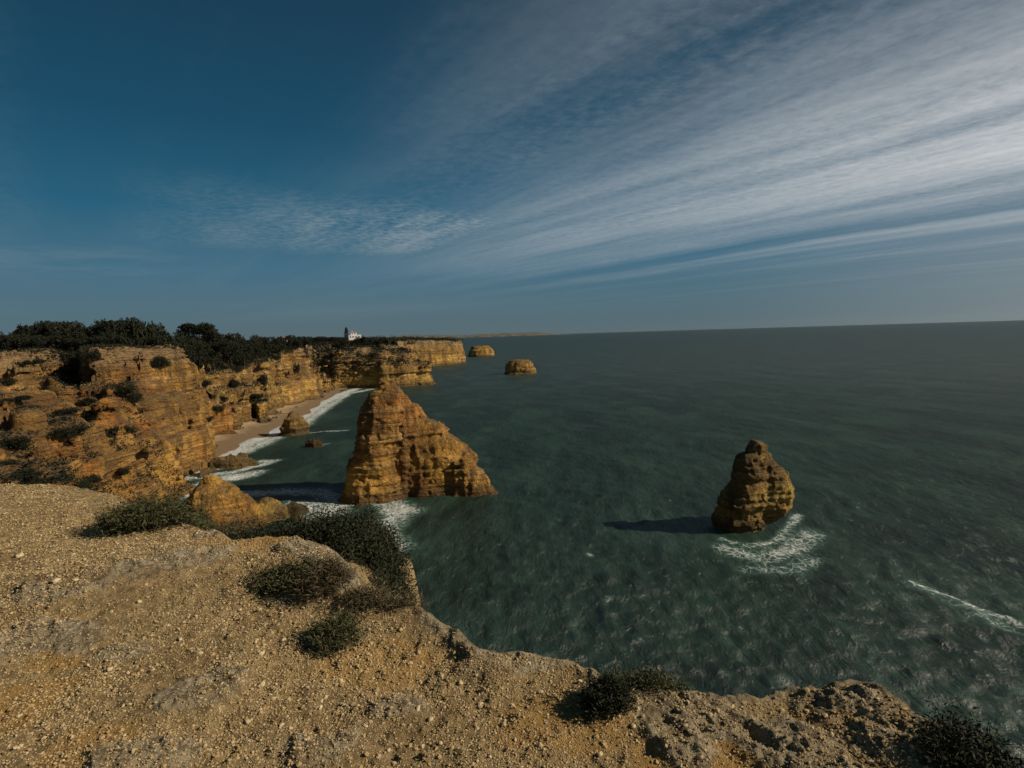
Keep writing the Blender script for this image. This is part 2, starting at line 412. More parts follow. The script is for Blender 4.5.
rockS = rock_mat('stack limestone', 0.8, (1.0, 0.90, 0.82), 0.95, 30)
rockR = rock_mat('weathered limestone', 0.55, (0.74, 0.78, 0.80), 0.25, 18)
FOOT = {}
o, V = stack('sea_stack',
    [(2, [(499, 343, 440, .5), (470, 347, 430, .5), (440, 355, 420, .55), (416, 361, 417, .6), (402, 367, 410, .65), (394, 373, 401, .7), (388, 379, 396, .8)]),
     (-4, [(501, 341, 398, .6), (470, 345, 400, .6), (440, 354, 401, .6), (417, 361, 400, .6), (404, 367, 399, .6), (396, 373, 397, .6)]),
     (3.5, [(492, 372, 484, .34), (474, 374, 474, .34), (460, 376, 472, .36), (446, 378, 458, .4), (430, 380, 442, .45), (416, 381, 428, .5), (404, 382, 416, .6)]),
     (1, [(490, 396, 488, .45), (478, 398, 485, .45), (466, 400, 479, .42), (456, 402, 468, .4), (448, 404, 456, .36), (441, 408, 446, .3)]),
     (-2, [(493, 444, 491, .42), (482, 450, 487, .45), (471, 455, 480, .5), (462, 459, 473, .5)])],
    115, 0.24, rockS, rock_detail(0.75, strata=.3, flute=.7, chunk=1.5, pits=1.1), 'tall pointed orange sea stack in the surf, largest rock standing in the sea', 'sea stack')
FOOT['main'] = V
o, V = stack('sea_stack',
    [(0, [(541, 721, 760, .8), (528, 720, 763, .8), (512, 722, 768, .75), (500, 724, 773, .75), (485, 730, 773, .75), (472, 735, 769, .75), (460, 739, 766, .75), (452, 742, 767, .8), (447, 744, 765, .9)]),
     (.6, [(540, 736, 752, .8), (530, 738, 760, .8), (520, 738, 768, .8), (513, 738, 780, .8), (504, 738, 790, .8), (495, 740, 793, .8), (484, 744, 792, .8), (472, 750, 785, .8), (463, 752, 776, .8), (457, 755, 767, .8)])],
    88, 0.16, rockR, rock_detail(0.55, strata=.38, flute=.8, chunk=2.0, pits=1.9), 'lone rounded sea stack standing in foam out in the bay, dark on its left side', 'sea stack')
FOOT['right'] = V
stack('sea_stack', [(0, [(375, 504, 537, .7), (369, 505, 535, .7), (364, 507, 532, .7), (360, 510, 529, .7)])], 455, 0.6, rockC,
      rock_detail(1.2, strata=.35, flute=.6, chunk=.8), 'nearer and larger of two flat rocks far out beyond the headlands', 'sea stack')
stack('sea_stack', [(0, [(356, 468, 494, .6), (350, 470, 493, .6), (346, 472, 488, .6)])], 850, 1.0, rockC,
      rock_detail(1.5, strata=.3, flute=.6, chunk=.8), 'most distant flat rock in the sea, off the tip of the farthest headland', 'sea stack')
stack('shore_rock', [(0, [(434, 281, 307, .8), (426, 282, 306, .8), (418, 285, 303, .8), (413, 289, 296, .8)])], 192, 0.3, rockR,
      rock_detail(0.6), 'rounded boulder standing in the surf at the beach edge below the middle cliff', 'rock')
stack('shore_rock', [(0, [(447, 304, 324, .6), (443, 306, 321, .6)])], 168, 0.25, rock_mat('wet rock', .6, (.5, .5, .5), .2, 40),
      rock_detail(0.35), 'low dark reef barely above water in front of the beach boulder', 'rock')
wet = bpy.data.materials['wet rock']
spit, V = stack('shore_rock', [(0, [(468, 196, 262, .35), (462, 205, 255, .35), (459, 215, 250, .35)]), (2, [(466, 232, 252, .6), (455, 237, 247, .6)])], 146, 0.28, rockR,
      rock_detail(0.5), 'long low rock ledge washed by surf at the foot of the buttress', 'rock')
orange = rock_mat('orange boulder rock', 0.5, (1.0, .93, .85), 0.6, 40)
for lob, dep, mt_, lb in (
    ([(0, [(548, 176, 272, .7), (525, 180, 260, .7), (510, 184, 250, .7), (498, 188, 240, .7), (488, 194, 231, .7), (482, 202, 222, .7)])], 97, orange, 'highest orange boulder of the shore outcrop beyond the bushes'),
    ([(0, [(545, 215, 285, .7), (520, 222, 270, .7), (508, 228, 260, .7), (500, 234, 250, .8)])], 98, orange, 'middle orange boulder of the shore outcrop, beside the highest one'),
    ([(0, [(540, 246, 290, .8), (520, 250, 288, .8), (508, 253, 284, .8), (501, 257, 276, .8)])], 100, rockR, 'round yellowish boulder at the right end of the orange shore outcrop'),
    ([(0, [(515, 284, 309, .8), (509, 287, 305, .8), (505, 291, 300, .8)])], 103, wet, 'small brown rock awash in foam right of the shore outcrop'),
    ([(0, [(523, 291, 305, .8), (518, 293, 302, .8)])], 99, wet, 'tiny dark rock in the foam nearest the bushes'),
    ([(0, [(511, 352, 368, .6), (507, 355, 365, .6)])], 106, wet, 'flat submerged rock in the foam in front of the pointed stack')):
    stack('shore_rock', lob, dep, 0.16, mt_, rock_detail(0.42, strata=.15, flute=.5, chunk=2.3), lb, 'rock', m=1.4)

# ------------------------------------------------------------------ beach
wl = np.array(PX((196, 466), (228, 452), (250, 440), (280, 428), (302, 416), (322, 403), (340, 393), (352, 388)))
def beach_z(X, Y):
    poly = np.concatenate([wl, [[-100, 395], [-220, 395], [-220, 140], [-95, 140]]])
    s = sd_poly(X, Y, poly)
    return s * 0.075 + fbm(X / 14, Y / 14, X * 0, 3, 2) * .10 * ss(-2, 6, s)
xs = np.arange(-170, -60, 0.8); ys = np.arange(140, 400, 0.8)
X, Y = np.meshgrid(xs, ys, indexing='ij'); Z = np.clip(beach_z(X, Y), -1.2, 3.2)
n = NT('beach sand'); P = n.n('ShaderNodeNewGeometry').outputs['Position']
z = n.n('ShaderNodeSeparateXYZ', {0: P}).outputs[2]
dry = n.mr(n.mt('MULTIPLY_ADD', n.noise(P, 0.15, 3), 0.9, z), 0.9, 1.5)
col = n.mix(dry, (0.17, 0.11, 0.055), n.mix(n.noise(P, 0.6, 5), (0.31, 0.215, 0.11), (0.40, 0.29, 0.16)))
sand = n.out(n.pbr(col, 0.9, n.bump(n.noise(P, 1.2, 6, .7), .25)))
o = mesh_np('beach', np.stack([X, Y, Z], -1).reshape(-1, 3), grid_faces(len(xs), len(ys)), sand); tag(o, kind='structure')

# ------------------------------------------------------------------ sea
na, nr = 820, 820
th = np.linspace(R(-62), R(62), na); rr = np.exp(np.linspace(math.log(20), math.log(11000), nr))
TH, RR = np.meshgrid(th, rr, indexing='ij')
X = RR * np.sin(TH); Y = RR * np.cos(TH) - 6
cell = np.maximum(RR * (th[1] - th[0]), RR * (rr[1] / rr[0] - 1))
Z = np.zeros_like(X)
wr = np.random.default_rng(3)
for lam, n_, am in ((34, 2, .10), (19, 4, .03), (11, 6, .02), (6.5, 9, .024), (3.8, 12, .028), (2.2, 16, .022), (1.4, 18, .012)):
    for i in range(n_):
        l = lam * wr.uniform(.75, 1.3); a = R(180 + wr.normal(0, 34)) + .5
        ph = (X * math.cos(a) + Y * math.sin(a)) * 2 * math.pi / l + wr.uniform(0, 6.28)
        ph = ph + fbm(X / (l * 3), Y / (l * 3), X * 0, 2, i) * 2.2
        Z += am * (1 - 2 * np.abs(np.sin(ph / 2)) ** 1.3 + .3) * ss(2.0, 5.0, l / cell)
Z += fbm(X / 2.2, Y / 2.2, X * 0, 3, 4, ridged=True) * .07 * ss(1.2, .4, cell)
# foam masks, in metres round the rocks and along the surf
def seg_d(pts):
    d = np.full(X.shape, 1e9)
    for a, b in zip(pts[:-1], pts[1:]):
        ex, ey = b[0] - a[0], b[1] - a[1]; wx, wy = X - a[0], Y - a[1]
        t = np.clip((wx * ex + wy * ey) / (ex * ex + ey * ey + 1e-9), 0, 1)
        d = np.minimum(d, np.hypot(wx - ex * t, wy - ey * t))
    return d
foam = np.zeros_like(X); wob2 = fbm(X / 2.5, Y / 5, X * 0, 4, 2); wob = fbm(X / 7, Y / 7, X * 0, 3, 6)
def stroke(w, k, *pp):
    global foam
    d = seg_d(PX(*pp)) * (1 + .35 * wob)
    foam = np.maximum(foam, k * np.exp(-(d / w) ** 2) * (1 + .25 * wob2))
stroke(5.0, .95, (182, 494), (200, 487), (225, 479), (250, 474)); stroke(2.6, .85, (181, 472), (200, 470), (235, 466), (262, 461), (276, 461))
stroke(4.2, .85, (182, 480), (196, 472), (215, 466))
stroke(2.5, .9, (196, 478), (235, 471), (270, 463))
stroke(5.4, .95, (200, 466), (228, 454), (250, 443), (280, 430), (302, 418), (322, 404), (342, 394), (356, 389))
stroke(4.5, .85, (236, 455), (262, 444), (290, 432), (312, 418), (330, 405), (348, 394), (372, 389))
stroke(1.6, .75, (300, 434), (322, 432), (347, 431)); stroke(1.2, .7, (318, 446), (330, 444))
stroke(4.4, .78, (250, 494), (285, 492), (315, 492), (338, 500))
stroke(5.2, .80, (300, 505), (330, 515), (350, 500), (385, 500), (405, 512))
stroke(3.4, .75, (300, 518), (318, 524), (345, 530), (375, 525))
stroke(4.2, .80, (384, 496), (398, 515), (380, 535), (392, 550))
stroke(0.9, .62, (415, 494), (430, 491), (450, 492), (478, 491))
stroke(1.4, .66, (722, 541), (745, 548), (775, 543), (790, 528), (798, 515))
stroke(3.4, .68, (725, 550), (760, 560), (790, 552), (812, 535))
stroke(2.8, .62, (752, 570), (790, 572), (815, 560))
stroke(.6, .85, (912, 584), (938, 592), (972, 606), (1005, 618), (1024, 628))
stroke(1.8, .52, (912, 584), (938, 596), (972, 612), (1010, 630))
stroke(1.0, .42, (935, 712), (965, 722), (1000, 726)); stroke(1.0, .4, (1000, 700), (1024, 690))
for px, py, s, k in ((608, 600, .6, .5), (590, 556, .7, .55), (870, 665, .6, .5), (985, 640, .6, .4), (640, 640, .5, .45), (700, 650, .5, .45), (900, 640, .6, .45), (840, 625, .5, .45), (500, 545, .6, .45), (560, 520, .5, .5), (850, 520, .5, .5), (930, 500, .5, .5), (670, 500, .4, .5), (545, 610, .5, .42)):
    q = at_z(px, py, 0); d = np.hypot((X - q[0]) * 1.0, (Y - q[1]) * .6) / s * (1 + .5 * wob)
    foam = np.maximum(foam, k * 1.15 * np.exp(-d * d))
# swash foam all along the land's foot
n = NT('sea water'); g = n.n('ShaderNodeNewGeometry'); P = g.outputs['Position']
fa = n.n('ShaderNodeAttribute', attribute_name='foam').outputs['Fac']
dist = n.n('ShaderNodeVectorMath', {0: P}, operation='LENGTH').outputs['Value']
far = n.mr(dist, 150, 2500)
turb = n.noise(n.scale(P, (1, .6, 1)), 0.06, 8, .68, .8)
base = n.mix(n.mr(turb, .40, .66), (0.0075, 0.0195, 0.013), (0.018, 0.041, 0.028))
base = n.mix(far, base, (0.003, 0.022, 0.024))
base = n.mix(n.mt('MULTIPLY', n.mr(fa, .12, .8), .55), base, (0.045, 0.11, 0.09))
pw = n.n('ShaderNodeVectorMath', {0: P, 1: n.scale(n.n('ShaderNodeTexNoise', {'Vector': P, 'Scale': .5, 'Detail': 3.0}).outputs[1], (2.6, 2.6, 2.6))}, operation='ADD').outputs[0]
lace = n.mr(n.vor(pw, .85, 'DISTANCE_TO_EDGE'), 0.0, .22, 1.0, 0.0)
lace2 = n.mr(n.vor(pw, 2.3, 'DISTANCE_TO_EDGE'), 0.0, .3, 1.0, 0.0)
fn = n.noise(P, 1.1, 8, .68)
f = n.mt('ADD', n.mt('MULTIPLY', fa, .95), n.mt('MULTIPLY_ADD', lace, .24, n.mt('MULTIPLY_ADD', lace2, .16, n.mt('MULTIPLY', fn, .44))))
fm = n.mr(f, .84, 1.3)
gate = n.mr(fa, .05, .25)
fm = n.mt('MULTIPLY', fm, gate)
b1 = n.noise(n.scale(P, (1.0, .45, 1)), .9, 7, .66, .5)
b2 = n.noise(n.scale(P, (1.0, .5, 1)), .12, 4, .6)
b3 = n.noise(n.scale(P, (1.0, .45, 1)), .025, 4, .6)
b0 = n.noise(n.scale(P, (1.0, .5, 1)), 3.2, 5, .65, .3)
nm = n.bump(b3, 1.5, .5); nm = n.bump(b2, 1.0, .7, nm); nm = n.bump(b1, .7, .9, nm); nm = n.bump(b0, .12, .8, nm)
fres = n.mt('MINIMUM', n.n('ShaderNodeFresnel', {'IOR': 1.33, 'Normal': n.bump(b2, .2, .5)}).outputs[0], n.mr(dist, 60, 500, .08, .18))
glos = n.n('ShaderNodeBsdfGlossy', {'Color': (1, 1, 1, 1), 'Roughness': n.mr(dist, 60, 1500, .34, .32), 'Normal': nm}).outputs[0]
body = n.n('ShaderNodeBsdfDiffuse', {'Color': base, 'Normal': n.bump(b1, .30, .8, n.bump(b2, .5, .5))}).outputs[0]
wsh = n.n('ShaderNodeMixShader', {0: fres, 1: body, 2: glos}).outputs[0]
fsh = n.pbr(n.mix(n.mr(fm, .2, 1.0), (.25, .33, .30), (.52, .54, .52)), .7, n.bump(fn, .3, .6, nm))
water = n.out(n.n('ShaderNodeMixShader', {0: fm, 1: wsh, 2: fsh}).outputs[0])
o = mesh_np('water', np.stack([X, Y, Z], -1).reshape(-1, 3), grid_faces(na, nr)[:, ::-1], water, attrs={'foam': foam}); tag(o, kind='structure')

# ------------------------------------------------------------------ the clifftop we stand on
GE = 30.0
edge_px = [(-260, 452), (-120, 470), (0, 487), (75, 489), (120, 503), (175, 520), (215, 540), (245, 556), (300, 560), (335, 574), (352, 600), (392, 612), (428, 614), (455, 628), (490, 652),
           (520, 652), (570, 654), (610, 678), (660, 684), (700, 688), (760, 695), (800, 686), (858, 686), (905, 710), (960, 738), (985, 775), (1100, 860)]
edge = np.array([at_z(a, b, GE + .0)[:2] for a, b in edge_px])
gpoly = np.concatenate([edge, [[8, -3], [12, -30], [-60, -30], [-60, 9]]])
def blob(X, Y, px, py, rx, ry, ang=0):
    c = at_z(px, py, GE); dx, dy = X - c[0], Y - c[1]; a = R(ang)
    u = dx * math.cos(a) + dy * math.sin(a); v = -dx * math.sin(a) + dy * math.cos(a)
    return np.exp(-((u / rx) ** 2 + (v / ry) ** 2))
ROCKS = [(165, 582, .55, .35, 10), (215, 548, .3, .2, 0), (318, 578, .7, .22, -40), (345, 595, .3, .2, -50), (440, 622, .5, .25, -35), (475, 645, .4, .15, -40), (545, 662, .5, .18, 0),
         (310, 745, .35, .22, 20), (30, 640, .5, .3, 0), (130, 655, .4, .25, 20), (720, 715, .45, .22, -25), (780, 730, .5, .25, -35), (850, 705, .45, .2, -25), (900, 740, .4, .25, -45), (680, 740, .3, .25, -60),
         (60, 600, .5, .3, 0), (205, 690, .3, .2, 30), (400, 700, .22, .12, 0), (150, 760, .3, .2, 0), (830, 760, .4, .2, -40)]
def ground_fields(X, Y):
    s = sd_poly(X, Y, gpoly)
    s = s + fbm(X / .9, Y / .9, X * 0, 4, 3) * .16 + fbm(X / .2, Y / .2, X * 0, 2, 1) * .03
    rk = np.zeros_like(X)
    for r in ROCKS: rk = np.maximum(rk, blob(X, Y, *r))
    rk = np.maximum(rk, np.exp(-np.maximum(s, 0) / .22) * ss(-1.5, 1.0, X) * .9)
    rk = ss(.30, .75, rk * .8 + fbm(X / .4, Y / .4, X * 0, 5, 5) * .6)
    return s, rk
def ground(X, Y):
    s, rk = ground_fields(X, Y)
    z = GE + fbm(X / 3.2, Y / 3.2, X * 0, 3, 4) * .16 + fbm(X / .8, Y / .8, X * 0, 3, 6) * .05
    u = X * .8 + Y * .6; v = -X * .6 + Y * .8
    cr = fbm(u / .10, v / .32, X * 0, 4, 2, ridged=True) * .6 + fbm(X / .3, Y / .3, X * 0, 3, 7) * .8
    hr = .036 + .022 * ss(.2, 1.6, X)
    fine = fbm(X / .07, Y / .07, X * 0, 4, 5, ridged=True)
    z = z + rk * (hr * .6 + cr * hr * 1.2 + (.018 + .012 * ss(.2, 1.6, X)) * fine)
    z = z + (1 - rk) * (fbm(X / .15, Y / .15, X * 0, 4, 3) * .034 + np.clip(fbm(X / .06, Y / .06, X * 0, 3, 6), 0, 1) * .028)
    for (px, py, rx, ry, an, h) in ((318, 575, 1.0, .4, -40, .20), (440, 620, .9, .4, -35, .06), (850, 700, .7, .35, -20, .10), (150, 575, 1.2, .7, 0, .12), (610, 690, .5, .3, 0, .04), (400, 640, .6, .4, 0, -.06), (540, 665, .6, .3, 0, -.02)):
        z = z + h * blob(X, Y, px, py, rx, ry, an)
    d = np.maximum(.03 - s, 0)
    lf = ss(-.95, -1.6, X)
    fall = lf * ((.42 + .55 * ss(-2.1, -3.2, X)) * d + 1.6 * np.maximum(d - 2.8, 0)) + (1 - lf) * (1.15 * d + 1.1 * np.maximum(d - .5, 0)) + fbm(X / 1.5, Y / 1.5, X * 0, 4, 1) * np.minimum(d, 1.2) * .3
    z = z - fall
    return np.maximum(z, -1.5), s, rk
na, nr = 1300, 900
th = np.linspace(R(-74), R(84), na); rr = np.exp(np.linspace(math.log(1.6), math.log(46), nr))
TH, RR = np.meshgrid(th, rr, indexing='ij'); X = RR * np.sin(TH); Y = RR * np.cos(TH) - 1.0
Z, S, RK = ground(X, Y)
oc = fbm(X / .7, Y / .7, X * 0, 3, 2)
och = np.zeros_like(X)
for r in ((60, 640, .25, .25, 0), (22, 700, .35, .3, 0), (65, 655, .3, .2, 0), (90, 745, .25, .2, 0), (560, 720, .4, .3, 0), (720, 750, .5, .3, 0), (380, 660, .5, .3, 0), (260, 560, .6, .3, 0)): och = np.maximum(och, blob(X, Y, *r))
n = NT('clifftop earth'); g = n.n('ShaderNodeNewGeometry'); P = g.outputs['Position']
rkA = n.n('ShaderNodeAttribute', attribute_name='rock').outputs['Fac']; ocA = n.n('ShaderNodeAttribute', attribute_name='ochre').outputs['Fac']
earth = n.ramp(n.noise(P, 1.3, 8, .65), [(.3, (.31, .21, .095)), (.5, (.47, .335, .16)), (.7, (.58, .44, .23))])
earth = n.mix(n.mr(n.noise(P, 14, 6, .7), .42, .62), n.mix(.55, earth, (.12, .075, .035)), earth)
earth = n.mix(n.mr(n.noise(P, 34, 4, .6), .58, .66), earth, (.46, .36, .22))
earth = n.mix(n.mt('MULTIPLY', n.mr(n.mt('ADD', ocA, n.mt('MULTIPLY', n.noise(P, 3, 5), .8)), .75, 1.05), .7), earth, n.mix(n.noise(P, 9, 5), (.42, .22, .055), (.52, .32, .10)))
rock = n.ramp(n.mt('ADD', n.mt('MULTIPLY', n.noise(P, 5, 9, .72), .45), n.mt('MULTIPLY', n.noise(P, 19, 8, .75), .55)), [(.35, (.10, .075, .045)), (.44, (.33, .26, .16)), (.55, (.52, .43, .285))])
rock = n.mix(n.mr(n.noise(P, 2.2, 5, .6), .5, .66), rock, (.30, .205, .105))
pwg = n.n('ShaderNodeVectorMath', {0: P, 1: n.scale(n.n('ShaderNodeTexNoise', {'Vector': P, 'Scale': 7.0, 'Detail': 5.0}).outputs[1], (.22, .22, .22))}, operation='ADD').outputs[0]
crg = n.mr(n.vor(pwg, 9, 'DISTANCE_TO_EDGE'), 0.0, .12)
rock = n.mix(n.mt('MULTIPLY', n.mt('SUBTRACT', 1.0, crg), .6), rock, (.075, .055, .035))
col = n.mix(n.mr(n.mt('ADD', rkA, n.mt('MULTIPLY', n.mt('SUBTRACT', n.noise(P, 8, 6, .7), .5), 1.1)), .3, .62), earth, rock)
h1 = n.noise(P, 22, 10, .78); h2 = n.mt('MINIMUM', n.vor(P, 45, 'F1'), .5)
nm = n.bump(n.mt('SUBTRACT', n.mt('MULTIPLY', h1, 1.4), n.mt('MULTIPLY', h2, .35)), .05, 1.0)
gm = n.out(n.pbr(col, .95, nm, Specular_IOR_Level=.15))
o = mesh_np('ground', np.stack([X, Y, Z], -1).reshape(-1, 3), grid_faces(na, nr)[:, ::-1], gm, attrs={'rock': RK, 'ochre': och}); tag(o, kind='structure')

# ------------------------------------------------------------------ gravel and stones
def ico(sub):
    import bmesh
    bm = bmesh.new(); bmesh.ops.create_icosphere(bm, subdivisions=sub, radius=1)
    v = np.array([p.co[:] for p in bm.verts]); f = np.array([[q.index for q in p.verts] for p in bm.faces]); bm.free()
    return v, f
def pebble_shapes(sub, n, seed):
    r = np.random.default_rng(seed); v, f = ico(sub); out = []
    for i in range(n):
        w = v * (1 + .3 * fbm(v[:, 0] * 1.1 + i * 7.3, v[:, 1] * 1.1, v[:, 2] * 1.1 + i, 3, i)[:, None] * 1.3)
        for _ in range(6):                       # broken facets
            d = r.normal(size=3); d /= np.linalg.norm(d); k = r.uniform(.55, .85)
            q = w @ d; w = w - np.maximum(q - k, 0)[:, None] * d * .9
        w = w * np.array([1, r.uniform(.65, .95), r.uniform(.45, .75)]); out.append(w)
    return out, f
def scatter_mesh(pos, size, shapes, f, r, rot_tilt=.5):
    N = len(pos); nv = len(shapes[0]); V = np.empty((N, nv, 3), np.float32)
    which = r.integers(0, len(shapes), N); a = r.uniform(0, 6.283, N); b = r.normal(0, rot_tilt, N)
    ca, sa, cb, sb = np.cos(a), np.sin(a), np.cos(b), np.sin(b)
    S = np.stack(shapes)[which]
    x = S[..., 0] * ca[:, None] - S[..., 1] * sa[:, None]; y = S[..., 0] * sa[:, None] + S[..., 1] * ca[:, None]; z = S[..., 2]
    y, z = y * cb[:, None] - z * sb[:, None], y * sb[:, None] + z * cb[:, None]
    V = np.stack([x, y, z], -1) * size[:, None, None] + pos[:, None, :]
    F = f[None] + (np.arange(N) * nv)[:, None, None]
    return V.reshape(-1, 3), F.reshape(-1, 3)
def stone_mat(name, obj=False):
    n = NT(name); g = n.n('ShaderNodeNewGeometry'); P = g.outputs['Position']
    rnd = g.outputs['Random Per Island']
    c = n.ramp(rnd, [(0, (.24, .16, .07)), (.35, (.40, .285, .135)), (.7, (.50, .375, .20)), (.93, (.58, .48, .31)), (1, (.42, .26, .10))])
    c = n.mix(n.mr(n.noise(P, 60, 6, .7), .4, .6), n.mix(.4, c, (.14, .09, .045)), c)
    return n.out(n.pbr(c, .92, n.bump(n.noise(P, 90, 6, .7), .006), Specular_IOR_Level=.2))
stm = stone_mat('pebble limestone')
r = np.random.default_rng(11)
N = 420000
tt = r.uniform(R(-60), R(62), N); rad = 1.9 * (13.5 / 1.9) ** r.uniform(0, 1, N) ** .9
px_, py_ = rad * np.sin(tt), rad * np.cos(tt) - .6
s_, rk_ = ground_fields(px_, py_)
dens = fbm(px_ / .5, py_ / .5, px_ * 0, 4, 7) * .9 + .72
keep = (s_ > .05) & (r.uniform(0, 1, N) < dens - rk_ * .3)
px_, py_ = px_[keep], py_[keep]; N = len(px_)
size = .0050 * (1 + r.pareto(4.2, N)) * (rad[keep] / 4) ** .5; size = np.clip(size, .004, .019)
pz_ = ground(px_, py_)[0] + size * .12
sh, f = pebble_shapes(1, 10, 2)
V, F = scatter_mesh(np.stack([px_, py_, pz_], -1), size, sh, f, r)
o = mesh_np('gravel', V, F, stm, smooth=False); tag(o, 'loose pale limestone gravel strewn over the ochre clifftop', 'gravel', kind='stuff')
print('pebbles', N)

# ------------------------------------------------------------------ height lookup of the land
TGX, TGY, TC = -320.0, 0.0, 0.7
TG = np.full((int(320 / TC) + 1, int(780 / TC) + 1), -9.0, np.float32)
for _, V, F in LANDS:
    i = ((V[:, 0] - TGX) / TC).astype(int).clip(0, TG.shape[0] - 1); j = ((V[:, 1] - TGY) / TC).astype(int).clip(0, TG.shape[1] - 1)
    np.maximum.at(TG, (i, j), V[:, 2])
def top_z(x, y):
    i = int((x - TGX) / TC); j = int((y - TGY) / TC)
    return float(TG[max(i - 1, 0):i + 2, max(j - 1, 0):j + 2].max())
def hit(px, py, t0=15, t1=700):
    d = ray(px, py); t = t0
    while t < t1:
        p = np.array([0, 0, CAMZ]) + d * t
        i = int((p[0] - TGX) / TC); j = int((p[1] - TGY) / TC)
        if 0 <= i < TG.shape[0] and 0 <= j < TG.shape[1] and TG[i, j] > p[2]: return p
        t += .3
    return None

# ------------------------------------------------------------------ foliage
def leaf_mat(name, a, b, sc=3.0):
    n = NT(name); g = n.n('ShaderNodeNewGeometry')
    c = n.mix(g.outputs['Random Per Island'], a, b)
    return n.out(n.pbr(c, .75, Specular_IOR_Level=.2))
def leaves(cent, L, W, r, up=.3):
    """one narrow quad at every centre"""
    N = len(cent); d = r.normal(size=(N, 3)); d[:, 2] = np.abs(d[:, 2]) * (.5 + up); d /= np.linalg.norm(d, axis=1)[:, None]
    e = np.cross(d, r.normal(size=(N, 3))); e /= np.linalg.norm(e, axis=1)[:, None]
    l = (L * r.uniform(.6, 1.3, N))[:, None]; w_ = (W * r.uniform(.6, 1.3, N))[:, None]
    V = np.stack([cent - e * w_ * .35, cent + d * l * .5 - e * w_ * .5, cent + d * l, cent + d * l * .5 + e * w_ * .5], 1)
    return V.reshape(-1, 3), np.arange(N * 4).reshape(-1, 4)
def tubes(paths, r0, r1, k=5):
    VV = []; FF = []; o = 0
    for p in paths:
        p = np.asarray(p, float); m = len(p)
        for i in range(m):
            t = p[min(i + 1, m - 1)] - p[max(i - 1, 0)]; t /= np.linalg.norm(t) + 1e-9
            a = np.cross(t, [.3, .9, .1]); a /= np.linalg.norm(a); b = np.cross(t, a)
            rr_ = r0 + (r1 - r0) * i / (m - 1)
            ang = np.arange(k) * 2 * math.pi / k
            VV.append(p[i] + rr_ * (np.cos(ang)[:, None] * a + np.sin(ang)[:, None] * b))
        for i in range(m - 1):
            for j in range(k):
                FF.append([o + i * k + j, o + i * k + (j + 1) % k, o + (i + 1) * k + (j + 1) % k, o + (i + 1) * k + j])
        o += m * k
    return np.concatenate(VV), np.array(FF)
def clump_cloud(r, tips, per, sig):
    c = np.repeat(tips, per, 0) + r.normal(size=(len(tips) * per, 3)) * sig
    return c
juniper = leaf_mat('dark shrub leaves', (.011, .015, .008), (.034, .037, .016))
olive = leaf_mat('olive shrub leaves', (.030, .036, .015), (.085, .08, .032))
dry = leaf_mat('dry brush', (.045, .036, .020), (.13, .10, .05))
pine = leaf_mat('pine needles', (.009, .012, .006), (.024, .025, .012))
n = NT('bark'); P = n.n('ShaderNodeNewGeometry').outputs['Position']
bark = n.out(n.pbr(n.mix(n.noise(P, 6, 5), (.05, .035, .022), (.14, .10, .065)), .95))

def near_bush(px, py, zoff, rad, n_tips, per, L, W, mat, label, group=None, rz=.6, seed=0, yat=None, lean=(0, 0)):
    """a shrub of the clifftop: woody stems fanning from one foot, leaves in tufts round their tips"""
    r = np.random.default_rng(100 + seed)
    q = at_z(px, py, GE + zoff) if yat is None else at_y(px, py, yat)
    gz = float(ground(np.array([[q[0]]]), np.array([[q[1]]]))[0][0, 0])
    t = thing('shrub', (q[0], q[1], gz), label, 'shrub', group)
    u = r.normal(size=(n_tips, 3)); u[:, 2] = np.abs(u[:, 2]) * .8 + .1; u /= np.linalg.norm(u, axis=1)[:, None]
    tips = u * (r.uniform(.25, 1, n_tips) ** .55)[:, None] * np.array([rad[0], rad[1], rad[2]])
    tips *= np.where(r.uniform(0, 1, n_tips) < .1, r.uniform(1.1, 1.4, n_tips), 1.0)[:, None]
    tips[:, :2] += tips[:, 2:3] * np.array([lean])
    tips[:, 2] += .02
    # tips follow the fall of the ground
    wx = tips[:, 0] + q[0]; wy = tips[:, 1] + q[1]
    tips[:, 2] += np.maximum(ground(wx[None], wy[None])[0][0] - gz, -1.6) * .85
    paths = []
    for i in range(0, n_tips, 3):
        e = tips[i]; m = e * .5 + r.normal(size=3) * .05 * np.array(rad); m[2] *= .8
        paths.append([np.array([0, 0, -.03]) + r.normal(size=3) * .02, m, e])
    V, F = tubes(paths, .008 + .004 * max(rad), .002, 4)
    mesh_np('stems', V, F, bark, parent=t)
    c = clump_cloud(r, tips, per, np.array([.055, .055, .05]) * (max(rad) / .5) ** .75)
    V, F = leaves(c, L, W, r)
    mesh_np('foliage', V, F, mat, smooth=False, parent=t)
    return t
near_bush(285, 0, 0, (1.05, .65, .46), 540, 52, .055, .014, juniper, 'dark bushy shrub just beyond the clifftop edge, in front of the orange boulders', seed=1, yat=6.5)
near_bush(330, 0, 0, (.66, .7, .56), 560, 54, .055, .014, juniper, 'tallest dark shrub beyond the edge, its top against the foam', seed=2, yat=6.4)
near_bush(402, 0, 0, (.70, .6, .34), 520, 50, .05, .012, juniper, 'rightmost of the dark shrubs beyond the edge, beside open water', seed=3, yat=5.5)
near_bush(235, 0, 0, (.7, .45, .26), 240, 44, .055, .014, juniper, 'dark shrub between the low olive shrub and the taller shrubs at the edge', seed=4, yat=7.1)
near_bush(152, 532, .0, (.55, .32, .22), 220, 44, .045, .011, olive, 'wide low olive green shrub on the clifftop behind the grey limestone patch', seed=5)
near_bush(200, 530, -.1, (.34, .25, .10), 110, 44, .045, .011, olive, 'low olive shrub right of the wide one, partly over the edge', seed=6)
near_bush(285, 592, .02, (.28, .16, .05), 90, 26, .03, .011, olive, 'small creeping green plant on the earth behind the dry brush', seed=7)
